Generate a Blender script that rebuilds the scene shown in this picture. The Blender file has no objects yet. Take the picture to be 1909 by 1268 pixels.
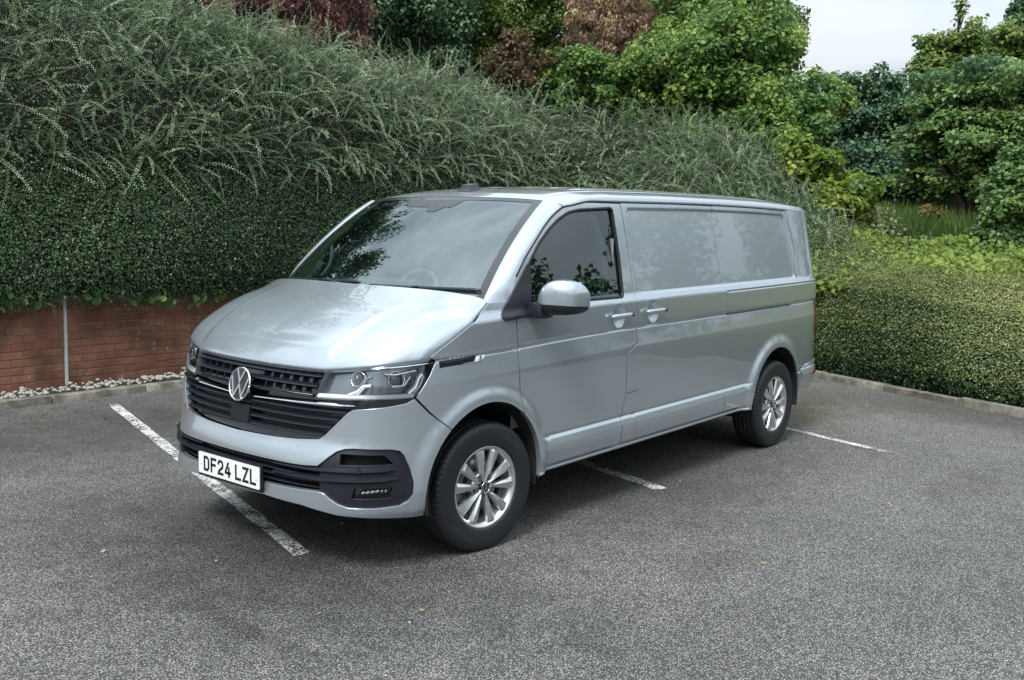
import bpy, bmesh, math, random
import numpy as np
from mathutils import Vector, Matrix, geometry
random.seed(7); RNG = np.random.default_rng(7)
scene = bpy.context.scene
# ------------------------------------------------------------------ camera
_yaw, _pit, _rol = 0.693449, -0.117366, 0.0198279
_f = Vector((math.cos(_yaw)*math.cos(_pit), math.sin(_yaw)*math.cos(_pit), math.sin(_pit)))
_r = Vector((math.sin(_yaw), -math.cos(_yaw), 0)); _u = _r.cross(_f)
_r2 = math.cos(_rol)*_r + math.sin(_rol)*_u; _u2 = -math.sin(_rol)*_r + math.cos(_rol)*_u
cam = bpy.data.cameras.new('camera'); camo = bpy.data.objects.new('camera', cam)
scene.collection.objects.link(camo)
camo.matrix_world = Matrix(((_r2.x,_u2.x,-_f.x,-3.79326),(_r2.y,_u2.y,-_f.y,-4.21152),(_r2.z,_u2.z,-_f.z,1.7005),(0,0,0,1)))
cam.sensor_width = 36.0; cam.lens = 34.863; cam.clip_start = 0.05; cam.clip_end = 2000
scene.camera = camo
# ------------------------------------------------------------------ sky and light (bright overcast)
SUN_EL, SUN_AZ = math.radians(52), math.radians(200)     # azimuth of the sun measured from +x, counter-clockwise
world = bpy.data.worlds.new('World'); scene.world = world; world.use_nodes = True
nt = world.node_tree; nt.nodes.clear()
N = nt.nodes.new; L = nt.links.new
out = N('ShaderNodeOutputWorld'); bg = N('ShaderNodeBackground'); sky = N('ShaderNodeTexSky')
sky.sky_type = 'NISHITA'; sky.sun_disc = False; sky.sun_elevation = SUN_EL; sky.sun_rotation = math.pi/2 - SUN_AZ
sky.air_density = 1.0; sky.dust_density = 2.5; sky.ozone_density = 1.0
hs = N('ShaderNodeHueSaturation'); hs.inputs['Saturation'].default_value = 0.85
tc = N('ShaderNodeTexCoord'); mp = N('ShaderNodeMapping'); mp.inputs['Scale'].default_value = (1.0, 1.0, 2.6); mp.inputs['Location'].default_value = (2.4, 1.3, 0.4)
nz = N('ShaderNodeTexNoise'); nz.inputs['Scale'].default_value = 2.1; nz.inputs['Detail'].default_value = 7; nz.inputs['Roughness'].default_value = 0.55
cr = N('ShaderNodeValToRGB'); cr.color_ramp.elements[0].position = 0.34; cr.color_ramp.elements[0].color = (4.5, 5.5, 6.4, 1)
cr.color_ramp.elements[1].position = 0.66; cr.color_ramp.elements[1].color = (10.3, 11.0, 11.5, 1)
cov = N('ShaderNodeValToRGB'); cov.color_ramp.elements[0].position = 0.26; cov.color_ramp.elements[0].color = (0.50, 0.50, 0.50, 1)
cov.color_ramp.elements[1].position = 0.50; cov.color_ramp.elements[1].color = (1, 1, 1, 1)
nz2 = N('ShaderNodeTexNoise'); nz2.inputs['Scale'].default_value = 1.3; nz2.inputs['Detail'].default_value = 5
mx = N('ShaderNodeMix'); mx.data_type = 'RGBA'
L(tc.outputs['Generated'], mp.inputs['Vector']); L(mp.outputs[0], nz.inputs['Vector']); L(mp.outputs[0], nz2.inputs['Vector'])
L(nz.outputs['Fac'], cr.inputs['Fac']); L(nz2.outputs['Fac'], cov.inputs['Fac'])
L(sky.outputs[0], hs.inputs['Color']); L(cov.outputs['Color'], mx.inputs['Factor'])
# overcast sky is brighter overhead than at the horizon: L = Lz (1 + 2 sin e) / 3
sxyz = N('ShaderNodeSeparateXYZ'); L(tc.outputs['Generated'], sxyz.inputs[0])
gz1 = N('ShaderNodeMapRange'); gz1.inputs['From Min'].default_value = 0.0; gz1.inputs['From Max'].default_value = 1.0; gz1.inputs['To Min'].default_value = 0.205; gz1.inputs['To Max'].default_value = 1.10
L(sxyz.outputs['Z'], gz1.inputs['Value'])
cm = N('ShaderNodeVectorMath'); cm.operation = 'SCALE'; L(cr.outputs['Color'], cm.inputs[0]); L(gz1.outputs[0], cm.inputs['Scale'])
L(hs.outputs['Color'], mx.inputs['A']); L(cm.outputs[0], mx.inputs['B'])
L(mx.outputs['Result'], bg.inputs['Color']); bg.inputs['Strength'].default_value = 0.10
L(bg.outputs[0], out.inputs[0])
sun = bpy.data.lights.new('sun', 'SUN'); sun.energy = 1.5; sun.angle = math.radians(18); sun.color = (1.0, 0.975, 0.94)
suno = bpy.data.objects.new('sun', sun); scene.collection.objects.link(suno)
_sd = Vector((math.cos(SUN_AZ)*math.cos(SUN_EL), math.sin(SUN_AZ)*math.cos(SUN_EL), math.sin(SUN_EL)))
suno.rotation_euler = _sd.to_track_quat('Z', 'Y').to_euler(); suno.location = _sd*30
scene.view_settings.view_transform = 'Standard'; scene.view_settings.look = 'None'
scene.view_settings.exposure = 1.28; scene.view_settings.gamma = 1.0; scene.view_settings.use_curve_mapping = False
# ------------------------------------------------------------------ helpers
COL = scene.collection
def thing(name, label, cat, loc=(0,0,0), rz=0.0, group=None):
    o = bpy.data.objects.new(name, None); COL.objects.link(o); o.location = loc; o.rotation_euler = (0,0,rz)
    o.empty_display_size = 0.2
    o['label'] = label; o['category'] = cat
    if group: o['group'] = group
    return o
def tag(o, label=None, cat=None, group=None, kind=None):
    if label: o['label'] = label
    if cat: o['category'] = cat
    if group: o['group'] = group
    if kind: o['kind'] = kind
    return o
def mesh(name, V, F, mat=None, parent=None, smooth=True, normals=None, me_only=False):
    me = bpy.data.meshes.new(name)
    V = np.asarray(V, dtype=np.float32).reshape(-1,3)
    if isinstance(F, np.ndarray):
        n, k = F.shape
        me.vertices.add(len(V)); me.vertices.foreach_set('co', V.ravel())
        me.loops.add(n*k); me.loops.foreach_set('vertex_index', F.astype(np.int32).ravel())
        me.polygons.add(n); me.polygons.foreach_set('loop_start', np.arange(0,n*k,k,dtype=np.int32))
        me.update(calc_edges=True)
    else:
        me.from_pydata([tuple(map(float,v)) for v in V], [], F); me.update()
    if smooth: me.polygons.foreach_set('use_smooth', np.ones(len(me.polygons), dtype=bool))
    if normals is not None: me.normals_split_custom_set_from_vertices([tuple(map(float,n)) for n in normals])
    if mat: me.materials.append(mat)
    if me_only: return me
    o = bpy.data.objects.new(name, me); COL.objects.link(o)
    if parent: o.parent = parent
    return o
def bmobj(name, bm, mat, parent=None, smooth=True, auto=None):
    me = bpy.data.meshes.new(name); bmesh.ops.recalc_face_normals(bm, faces=bm.faces)
    bm.to_mesh(me); bm.free(); me.materials.append(mat)
    if smooth:
        me.polygons.foreach_set('use_smooth', np.ones(len(me.polygons), dtype=bool))
        if auto: me.set_sharp_from_angle(angle=math.radians(auto))
    o = bpy.data.objects.new(name, me); COL.objects.link(o)
    if parent: o.parent = parent
    return o
def grid_faces(nu, nv, wrap_u=False, wrap_v=False):
    F = []
    for i in range(nu if wrap_u else nu-1):
        for j in range(nv if wrap_v else nv-1):
            a = i*nv+j; b = ((i+1)%nu)*nv+j; c = ((i+1)%nu)*nv+(j+1)%nv; d = i*nv+(j+1)%nv
            F.append((a,b,c,d))
    return F
def box_bm(bm, c, s, rot=None, bevel=0.0):
    r = bmesh.ops.create_cube(bm, size=1.0); vs = r['verts']
    bmesh.ops.scale(bm, vec=s, verts=vs)
    if bevel:
        es = list({e for v in vs for e in v.link_edges}); rr = bmesh.ops.bevel(bm, geom=es, offset=bevel, segments=2, affect='EDGES', profile=0.6)
        vs = list({v for f in rr['faces'] for v in f.verts} | {v for v in vs if v.is_valid})
    if rot is not None: bmesh.ops.rotate(bm, cent=(0,0,0), matrix=rot, verts=vs)
    bmesh.ops.translate(bm, vec=c, verts=vs); return vs
def tube_arrays(P, rad, seg=8, ell=None):
    """swept tube along points P (n,3), rad scalar or array; returns verts, quad faces + caps"""
    P = np.asarray(P, float); n = len(P); rad = np.broadcast_to(np.asarray(rad, float), (n,))
    T = np.gradient(P, axis=0); T /= np.linalg.norm(T, axis=1)[:,None]+1e-9
    ref = np.array([0,0,1.0]) if abs(T[:,2]).mean() < 0.8 else np.array([1.0,0,0])
    A = np.cross(T, ref); A /= np.linalg.norm(A, axis=1)[:,None]+1e-9; B = np.cross(A, T)
    th = np.linspace(0, 2*np.pi, seg, endpoint=False)
    ea, eb = ell or (1, 1)
    V = (P[:,None]+rad[:,None,None]*(ea*np.cos(th)[None,:,None]*A[:,None]+eb*np.sin(th)[None,:,None]*B[:,None])).reshape(-1,3)
    F = grid_faces(n, seg, wrap_v=True)
    F.append(tuple(range(seg))); F.append(tuple((n-1)*seg+k for k in reversed(range(seg))))
    return V, F
def tube(name, P, rad, mat, parent=None, seg=8, ell=None):
    V, F = tube_arrays(P, rad, seg, ell); return mesh(name, V, F, mat, parent)
def lathe(name, prof, mat, parent=None, seg=64, axis='y', closed=False, fn=None):
    prof = np.asarray(prof, float); th = np.linspace(0, 2*np.pi, seg, endpoint=False); n = len(prof)
    V = np.zeros((seg, n, 3))
    for i, t in enumerate(th):
        r = prof[:,0].copy()
        if fn is not None: r = fn(r, prof[:,1], i)
        V[i,:,0] = r*np.cos(t); V[i,:,2] = r*np.sin(t); V[i,:,1] = prof[:,1]
    return mesh(name, V.reshape(-1,3), grid_faces(seg, n, wrap_u=True, wrap_v=closed), mat, parent)
# ------------------------------------------------------------------ material helpers
def mat(name):
    m = bpy.data.materials.new(name); m.use_nodes = True; t = m.node_tree
    return m, t, t.nodes['Principled BSDF'], t.nodes['Material Output']
def simple(name, col, rough=0.5, metal=0.0, coat=0.0, spec=0.5, bump=None, coat_rough=0.03):
    m, t, b, o = mat(name)
    b.inputs['Base Color'].default_value = (*col, 1); b.inputs['Roughness'].default_value = rough; b.inputs['Metallic'].default_value = metal
    b.inputs['Coat Weight'].default_value = coat; b.inputs['Coat Roughness'].default_value = coat_rough; b.inputs['Specular IOR Level'].default_value = spec
    if bump:
        n = t.nodes.new('ShaderNodeTexNoise'); n.inputs['Scale'].default_value = bump[0]; n.inputs['Detail'].default_value = 4
        c = t.nodes.new('ShaderNodeTexCoord'); t.links.new(c.outputs['Object'], n.inputs['Vector'])
        k = t.nodes.new('ShaderNodeBump'); k.inputs['Strength'].default_value = bump[1]; k.inputs['Distance'].default_value = bump[2]
        t.links.new(n.outputs['Fac'], k.inputs['Height']); t.links.new(k.outputs[0], b.inputs['Normal'])
    return m
def glass(name, tint, ior=1.55, rough=0.0, gcol=(1,1,1)):
    """thin sheet glass: transparent, with Fresnel reflection"""
    m = bpy.data.materials.new(name); m.use_nodes = True; t = m.node_tree; t.nodes.clear()
    o = t.nodes.new('ShaderNodeOutputMaterial'); x = t.nodes.new('ShaderNodeMixShader'); f = t.nodes.new('ShaderNodeFresnel')
    a = t.nodes.new('ShaderNodeBsdfTransparent'); g = t.nodes.new('ShaderNodeBsdfGlossy')
    f.inputs['IOR'].default_value = ior; a.inputs['Color'].default_value = (*tint, 1); g.inputs['Roughness'].default_value = rough; g.inputs['Color'].default_value = (*gcol, 1)
    t.links.new(f.outputs[0], x.inputs[0]); t.links.new(a.outputs[0], x.inputs[1]); t.links.new(g.outputs[0], x.inputs[2]); t.links.new(x.outputs[0], o.inputs[0])
    return m
# ------------------------------------------------------------------ body surface of the van

KR=0.0125   # body rake
_P=[(-.925,0),(-.922,.15),(-.912,.30),(-.892,.45),(-.856,.58),(-.80,.70),(-.72,.80),(-.61,.872),(-.48,.915),(-.30,.940),(0,.951),(.5,.953),(1.3,.953),(2.2,.953),(2.9,.950),(3.4,.943),(3.8,.930),(4.05,.912),(4.17,.892),(4.25,.855),(4.30,.78),(4.34,.65),(4.355,.4),(4.36,0)]
def _spline(P,n=60):
    P=np.array(P,float); m=np.vstack([P[1]*[1,-1],P,P[-2]*[1,-1]]); out=[]
    for i in range(1,len(m)-2):
        a,b,c,d=m[i-1:i+3]; t0=0;t1=np.linalg.norm(b-a)**.5;t2=t1+np.linalg.norm(c-b)**.5;t3=t2+np.linalg.norm(d-c)**.5
        t=np.linspace(t1,t2,n,endpoint=False)[:,None]
        A1=(t1-t)/(t1-t0)*a+(t-t0)/(t1-t0)*b;A2=(t2-t)/(t2-t1)*b+(t-t1)/(t2-t1)*c;A3=(t3-t)/(t3-t2)*c+(t-t2)/(t3-t2)*d
        B1=(t2-t)/(t2-t0)*A1+(t-t0)/(t2-t0)*A2;B2=(t3-t)/(t3-t1)*A2+(t-t1)/(t3-t1)*A3
        out.append((t2-t)/(t2-t1)*B1+(t-t1)/(t2-t1)*B2)
    out.append(m[-2:-1]); return np.vstack(out)
_C=_spline(_P); _S=np.concatenate([[0],np.cumsum(np.linalg.norm(np.diff(_C,axis=0),axis=1))])
UMAX=_S[-1]
_ug=np.linspace(0,UMAX,1200); _cx=np.interp(_ug,_S,_C[:,0]); _cy=np.interp(_ug,_S,_C[:,1])
_k=np.ones(21)/21
def _sm(a,odd):
    pad=np.concatenate([(-1 if odd else 1)*a[1:31][::-1]+(0 if odd else 0),a,(-1 if odd else 1)*a[-31:-1][::-1]]); 
    return np.convolve(pad,_k,'same')[30:-30]
_tx=np.gradient(_cx,_ug);_ty=np.gradient(_cy,_ug); _nx=_sm(-_ty,False);_ny=_sm(_tx,True); _l=np.hypot(_nx,_ny); _nx/=_l;_ny/=_l
# outward normal in (x,w): front centre (-1,0)
SIDE=np.array([(.15,-.14),(.345,-.040),(.37,-.016),(.45,-.004),(.472,-.003),(.512,-.015),(.520,-.021),(.526,-.027),(.533,-.027),(.538,-.0215),(.60,-.018),(.80,-.007),(.92,-.003),(.95,-.0035),(1.050,-.019),(1.058,-.021),(1.063,-.028),(1.069,-.028),(1.073,-.014),(1.09,-.0125),(1.22,-.016),(1.236,-.020),(1.262,-.040),(1.275,-.045),(1.80,-.142),(1.83,-.149),(2.0,-.20)])
SIDE2=np.array([(.15,-.14),(.25,-.055),(.32,-.018),(.42,-.004),(.60,-.003),(.80,-.005),(.92,-.003),(.95,-.0035),(1.050,-.019),(1.058,-.021),(1.063,-.024),(1.069,-.024),(1.073,-.014),(1.09,-.0125),(1.22,-.016),(1.236,-.020),(1.262,-.040),(1.275,-.045),(1.80,-.142),(2.0,-.20)])
FRONT=np.array([(.15,-.10),(.24,-.035),(.30,-.005),(.36,0),(.50,0),(.57,-.008),(.62,-.028),(.66,-.048),(.85,-.070),(1.0,-.125),(1.2,-.2),(2,-.5)])
REAR=np.array([(.15,-.1),(.33,-.02),(.42,.01),(.56,.02),(.63,.0),(.66,-.035),(1.1,-.045),(1.4,-.07),(1.7,-.13),(1.85,-.19),(2,-.3)])
def _pl(T,v,s=0.004):
    return (np.interp(v-s,T[:,0],T[:,1])+2*np.interp(v,T[:,0],T[:,1])+np.interp(v+s,T[:,0],T[:,1]))/4
def _pls(T,v,s): # smoother
    return sum(np.interp(v+k*s,T[:,0],T[:,1]) for k in (-2,-1,0,1,2))/5
def sstep(a,b,x):
    t=np.clip((x-a)/(b-a),0,1); return t*t*(3-2*t)
ARCH=[(-.045,.365,.425),(3.345,.375,.425)]
def S(u,v,extra=0.0):
    """body surface: u arclength in plan from nose centre, v height less rake; returns x,w,z (w>0 half width)"""
    u=np.asarray(u,float);v=np.asarray(v,float)
    sg=np.where(u<0,-1.,1.); ua=np.abs(u)
    x=np.interp(ua,_ug,_cx);w=np.interp(ua,_ug,_cy);nx=np.interp(ua,_ug,_nx);ny=np.interp(ua,_ug,_ny)
    z=v+KR*x
    f=np.where(nx<0,nx*nx,0);r=np.where(nx>0,nx*nx,0);s=ny*ny
    vs=v+.026*sstep(1.1,-.4,x)*sstep(.6,.95,v)
    kf=sstep(-.20,-.42,x)
    for cx,cz,R in ARCH: kf=np.maximum(kf,sstep(R+.12,R+.03,np.hypot(x-cx,z-cz)))
    d=s*(_pl(SIDE,vs,.0025)*(1-kf)+_pl(SIDE2,vs,.0025)*kf)+f*_pls(FRONT,v,.012)+r*_pls(REAR,v,.01)
    for cx,cz,R in ARCH:
        rr=np.hypot(x-cx,z-cz)
        d=d+.019*s*sstep(R+.105,R+.018,rr)*sstep(.2,.35,z)
    d=d+extra
    return np.stack([x+nx*d,(w+ny*d)*sg,z],-1)
def vG(u):
    u = np.abs(np.asarray(u, float)); return 1.822-.0088*np.maximum(0, np.minimum(u,5.8)-3.5)**2
BOWLS = [(2.737,1.148),(3.118,1.152)]
def disp(u, v):
    ua = np.abs(u)
    uL = 2.962+(1.79-v)*.02; uR = 5.225+(1.766-v)*.18; vT = vG(ua)-.030
    a = np.minimum(ua-uL, uR-ua); b = np.minimum(v-1.258, vT-v)
    m = np.where((a<.04)&(b<.04), .04-np.hypot(np.minimum(a-.04,0), np.minimum(b-.04,0)), np.minimum(a,b))
    d = -.011*sstep(0, .016, m)
    # groove that carries the gutter line down behind the rear window panel
    ul = 5.282+.092*sstep(1.78,1.42,v)
    d = d-.007*np.exp(-((ua-ul)/.0065)**2)*sstep(1.235,1.27,v)*sstep(1.80,1.775,v)
    d = d-.006*np.exp(-((v-1.222)/.004)**2)*sstep(4.09,4.11,ua)          # trim line above the door rail
    d = d-.016*sstep(.0085,.004,np.abs(v-1.063))*sstep(4.10,4.12,ua)*sstep(5.20,5.185,ua)   # sliding door rail
    for bu, bv in BOWLS:
        r2 = ((ua-bu)/.062)**2+((v-bv)/.070)**2
        d = d-.024*np.clip(1-r2,0,1)**.7
    return d
def SW(u, v, e=0.0):
    u = np.asarray(u, float); v = np.asarray(v, float)
    return S(u, v, disp(u, v)+e)*np.array([1,-1,1])
def SN(u, v, h=.0025):
    a = SW(u+h, v)-SW(u-h, v); b = SW(u, v+h)-SW(u, v-h); n = np.cross(a, b)
    return n/(np.linalg.norm(n, axis=-1, keepdims=True)+1e-12)
_vs0 = sorted(set([round(x,4) for x in np.arange(.2,1.86,.028)] + [round(k+d,4) for k in (.345,.37,.472,.512,.520,.526,.533,.538,.95,1.050,1.058,1.063,1.069,1.073,1.09,1.222,1.236,1.262,1.275,1.80) for d in (-.006,-.002,.002,.006)] + [1.040,1.046,1.052,1.058,1.215,1.219,1.225]))
ROWS = [_vs0[0]]
for _v in _vs0[1:]:
    if _v-ROWS[-1] > .0025: ROWS.append(_v)
ROWS = np.array(ROWS)
def rowv(vs, u):
    x = np.interp(np.abs(u), _ug, _cx); return vs-.026*sstep(1.1,-.4,x)*sstep(.6,.95,vs)
def densify(P, mx=.018):
    out = []
    for a, b in zip(P, P[1:]+P[:1]):
        n = max(1, int(math.ceil(math.dist(a,b)/mx)))
        for k in range(n): out.append((a[0]+(b[0]-a[0])*k/n, a[1]+(b[1]-a[1])*k/n))
    return out
def rounded(P, r, n=6):
    out = []; m = len(P)
    for i in range(m):
        a = np.array(P[i-1]); b = np.array(P[i]); c = np.array(P[(i+1)%m])
        rr = r[i] if isinstance(r,(list,tuple)) else r
        l1 = np.linalg.norm(a-b); l2 = np.linalg.norm(c-b); k = min(rr, l1*.45, l2*.45)
        p = b+(a-b)/l1*k; q = b+(c-b)/l2*k
        for t in np.linspace(0,1,n): out.append(tuple((1-t)**2*p+2*t*(1-t)*b+t*t*q))
    return out
def arc(c, r, a0, a1, n=28):
    return [(c[0]+r*math.cos(math.radians(a)), c[1]+r*math.sin(math.radians(a))) for a in np.linspace(a0,a1,n)]
def inside(P, X, Y):
    P = np.asarray(P); r = np.zeros(len(X), bool)
    for (x0,y0),(x1,y1) in zip(P, np.roll(P,-1,axis=0)):
        c = (y0 > Y) != (y1 > Y)
        with np.errstate(divide='ignore', invalid='ignore'): r ^= c & (X < (x1-x0)*(Y-y0)/(y1-y0+1e-15)+x0)
    return r
def segdist(P, X, Y):
    P = np.asarray(P); d = np.full(len(X), 9.0)
    for (x0,y0),(x1,y1) in zip(P, np.roll(P,-1,axis=0)):
        l = (x1-x0)**2+(y1-y0)**2+1e-12; t = np.clip(((X-x0)*(x1-x0)+(Y-y0)*(y1-y0))/l,0,1)
        d = np.minimum(d, np.hypot(X-x0-t*(x1-x0), Y-y0-t*(y1-y0)))
    return d
def feature_pts():
    X = []; Y = []
    for v in np.arange(1.262,1.80,.014):
        for base in (2.962+(1.79-v)*.02, 5.225+(1.766-v)*.18-.016, 5.282+.092*float(sstep(1.78,1.42,v))-.012):
            for k in range(9): X.append(base+k*.003); Y.append(v+.0004*k)
    for u in np.arange(2.95,5.30,.016):
        for k in range(8): X.append(u+.0007*k); Y.append(float(vG(u))-.030-.018+k*.003)
    for cx, cv in ((1.555,.372),(4.940,.333)):
        for r in np.arange(.430,.56,.009):
            for a in np.arange(-.2,3.4,.016/r): X.append(cx+r*math.cos(a)); Y.append(cv+r*math.sin(a))
    return np.array(X), np.array(Y)
FPX, FPY = feature_pts()
def cdt_uv(outer, holes=(), du=.03, rows=None, extra=()):
    """triangulate a (u,v) region; returns points, triangles, boundary loops (index lists)"""
    loops = [densify(list(outer))]+[densify(list(h)) for h in holes]
    O = np.array(loops[0]); rows = ROWS if rows is None else rows
    u0, u1, v0, v1 = O[:,0].min(), O[:,0].max(), O[:,1].min(), O[:,1].max()
    us = np.arange(u0+du/2, u1, du); U, Vr = np.meshgrid(us, rows); VV = rowv(Vr, U)
    X = U.ravel(); Y = VV.ravel()
    for c, rad in extra:
        g = np.arange(-rad, rad+.001, .007); a, b = np.meshgrid(g, g); X = np.r_[X, c[0]+a.ravel()]; Y = np.r_[Y, c[1]+b.ravel()+.0011]
    if du < .05:
        arcr = np.minimum(np.hypot(X-1.555,Y-.372), np.hypot(X-4.940,Y-.333)); kk = arcr > .562; X = np.r_[X[kk], FPX]; Y = np.r_[Y[kk], FPY]
    k = inside(O, X, Y) & (segdist(O, X, Y) > .004)
    for h in loops[1:]: k &= ~inside(h, X, Y) & (segdist(h, X, Y) > .004)
    X = X[k]; Y = Y[k]
    pts = []; edges = []; 
    for lp in loops:
        s = len(pts); pts += lp; edges += [(s+i, s+(i+1)%len(lp)) for i in range(len(lp))]
    pts = pts+list(zip(X, Y))
    r = geometry.delaunay_2d_cdt([Vector(p) for p in pts], edges, [], 0, 1e-6)
    vs = np.array([(v.x, v.y) for v in r[0]]); fs = np.array([f for f in r[2] if len(f) == 3])
    c = vs[fs].mean(axis=1); k = inside(loops[0], c[:,0], c[:,1])
    for h in loops[1:]: k &= ~inside(h, c[:,0], c[:,1])
    fs = fs[k]
    a = vs[fs]; ar = (a[:,1,0]-a[:,0,0])*(a[:,2,1]-a[:,0,1])-(a[:,2,0]-a[:,0,0])*(a[:,1,1]-a[:,0,1])
    fs = fs[np.abs(ar) > 1e-9]; ar = ar[np.abs(ar) > 1e-9]; fs[ar<0] = fs[ar<0][:,::-1]
    return vs, fs, [np.array(l) for l in loops]
def panel(name, outer, mat_, parent, holes=(), off=0.0, thick=.014, gap=.0, du=.03, extra=(), mirror=0, rows=None):
    """sheet of the body surface with its edges folded inwards. mirror: 0 visible side, 1 other side"""
    vs, fs, loops = cdt_uv(outer, holes, du, rows, extra)
    u, v = vs[:,0], vs[:,1]
    P = SW(u, v, off); Nn = SN(u, v); V = [P]; NN = [Nn]; F = [tuple(f) for f in fs]; n = len(P)
    for li, lp in enumerate(loops):
        m = len(lp); a = SW(lp[:,0], lp[:,1], off); na = SN(lp[:,0], lp[:,1]); b = a-na*.0035; 
        ctr = (np.roll(lp,-1,0)-np.roll(lp,1,0)); area = np.sum(lp[:,0]*np.roll(lp[:,1],-1)-np.roll(lp[:,0],-1)*lp[:,1])
        o2 = np.stack([ctr[:,1],-ctr[:,0]],1); o2 /= np.linalg.norm(o2,axis=1)[:,None]+1e-9
        if (area < 0) ^ (li > 0): o2 = -o2                        # outwards from the sheet
        a3 = SW(lp[:,0]+o2[:,0]*.004, lp[:,1]+o2[:,1]*.004, off)-a; a3 /= np.linalg.norm(a3,axis=1)[:,None]+1e-9
        b = a+a3*.0015-na*.0025; c = b-na*thick
        V += [a, b, b, c]; nb = na+a3; nb /= np.linalg.norm(nb,axis=1)[:,None]; NN += [na, nb, a3, a3]
        for s0 in (0, 2*m):
            for i in range(m):
                j = (i+1)%m; q = (n+s0+i, n+s0+m+i, n+s0+m+j, n+s0+j); 
                F.append(q if (area > 0) ^ (li > 0) else q[::-1])
        n += 4*m
    V = np.vstack(V); NN = np.vstack(NN)
    if mirror:
        V = V*[1,-1,1]; NN = NN*[1,-1,1]; F = [f[::-1] for f in F]
    return mesh(name, V, F, mat_, parent, normals=NN)
def sym(half):
    """closed outline from a half outline that starts and ends on u=0"""
    return half+[(-a,b) for a,b in half[::-1] if a > 1e-6]
# ------------------------------------------------------------------ van materials
def paint_mat():
    m, t, b, o = mat('silver_paint')
    c = t.nodes.new('ShaderNodeTexCoord')
    b.inputs['Base Color'].default_value = (.415,.465,.510,1)
    b.inputs['Roughness'].default_value = .28
    b.inputs['Metallic'].default_value = .68; b.inputs['Coat Weight'].default_value = 1.0; b.inputs['Coat Roughness'].default_value = .025; b.inputs['Coat IOR'].default_value = 1.75
    return m
PAINT = paint_mat()
BLACKP = simple('black_plastic', (.009,.011,.016), .42, bump=(400,.15,.001))
SATIN = simple('satin_black_plastic', (.012,.016,.024), .34)
GLOSSB = simple('gloss_black', (.008,.009,.011), .12, coat=.6)
DARK = simple('dark_cavity', (.006,.006,.007), .8)
CHROME = simple('chrome', (.78,.79,.80), .06, metal=1)
RUBBER = simple('tyre_rubber', (.010,.0115,.014), .52, bump=(260,.25,.0008))
SEAL = simple('seal_rubber', (.006,.006,.007), .5)
ALLOY = simple('alloy_wheel', (.62,.63,.64), .30, metal=.9, coat=.5)
ALLOYD = simple('alloy_inner', (.20,.205,.21), .45, metal=.8)
STEEL = simple('brake_steel', (.33,.32,.31), .38, metal=1)
PLATEW = simple('plate_white', (.78,.78,.77), .35, coat=.4)
INKB = simple('plate_black', (.012,.012,.012), .4)
GLASS_W = glass('windscreen_glass', (.66,.86,.84), 2.5, gcol=(.86,.97,1.0))
GLASS_S = glass('side_glass', (.48,.66,.64), 2.0, gcol=(.86,.97,1.0))
LENS = glass('lamp_lens', (.93,.95,.96), 1.45)
LAMPW = simple('lamp_reflector', (.88,.89,.90), .16, metal=1)
LEDW = simple('light_guide', (.86,.88,.88), .25, coat=.5)
REDL = simple('red_lens', (.11,.005,.007), .12, coat=1)
TRIMG = simple('cabin_trim_pale', (.42,.43,.42), .7)
TRIMD = simple('cabin_trim_dark', (.10,.112,.118), .62, bump=(300,.2,.001))
SEATM = simple('seat_cloth', (.06,.064,.072), .9, bump=(500,.3,.001))
SCREWM = simple('screw_cap', (.60,.62,.64), .3)
van = thing('panel_van', 'silver panel van parked across the bays in front of the hedge', 'van')
both = (0, 1)
# ------------------------------------------------------------------ outlines on the body surface
FA = (1.555,.3725); RA = (4.940,.330); AR = .424
g = .0055
bump_half = [(0,.365),(.25,.367),(.5,.355),(.70,.322),(.88,.307),(1.07,.288),(1.146,.288)]+arc(FA,AR,186,130.5,20)+[(1.158-g,.798-g),(1.081-g,.872-g),(1.039,.849),(.933,.835),(.765,.821),(.735,.806),(.612,.694),(.575,.670),(.45,.660),(.283,.652),(0,.646)]
intake_half = [(0,.55),(.495,.549),(.590,.554),(.645,.600),(.683,.627),(.725,.640),(.773,.644),(.955,.638),(1.000,.628),(1.021,.606),(1.052,.54),(1.070,.465),(1.066,.405),(1.045,.375),(1.009,.356),(.881,.352),(.746,.358),(.70,.372),(.657,.396),(.622,.422),(.590,.428),(.238,.424),(0,.422)]
INTAKE = sym(intake_half)
panel('front_bumper', sym(bump_half), PAINT, van, holes=[INTAKE[::-1]], thick=.03)
fender = arc(FA,AR,129.6,51.5,26)+[(1.803-g,.891),(1.799-g,1.059),(1.781-g,1.187),(1.781,1.296),(1.600,1.291),(1.560,1.262),(1.504,1.228),(1.367,1.160),(1.213,1.081),(1.172,1.056),(1.205,1.043),(1.206,1.030),(1.170,.974),(1.087,.874),(1.164,.798)]
badge = [(1.226,1.036),(1.548,1.043),(1.540,1.030),(1.522,1.015),(1.226,1.000)]
for m in both: panel('front_wing', fender, PAINT, van, mirror=m, holes=[badge[::-1]])
door = [(1.985,.330),(2.802-g,.345),(2.797-g,.486),(2.842-g,.66),(2.822-g,.919),(2.944-g,.979),(2.940-g,1.253),(2.932-g,1.546),(2.906-g,1.812),(2.608,1.814),(2.50,1.812),(2.427,1.804),(2.370,1.793),(2.319,1.778),(2.262,1.753),(2.200,1.720),(2.132,1.672),(2.064,1.618),(1.934,1.508),(1.846,1.418),(1.800,1.350),(1.788,1.20),(1.805,1.059),(1.809,.891),(1.826,.745)]+arc(FA,AR,49.5,-7,22)
winhole = rounded([(1.862,1.262),(1.880,1.375),(1.965,1.490),(2.065,1.587),(2.160,1.657),(2.257,1.714),(2.366,1.757),(2.473,1.772),(2.808,1.786),(2.822,1.50),(2.815,1.256)],[.012,.03,.03,.03,.03,.03,.03,.03,.03,.1,.03])
doors = []
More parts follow.
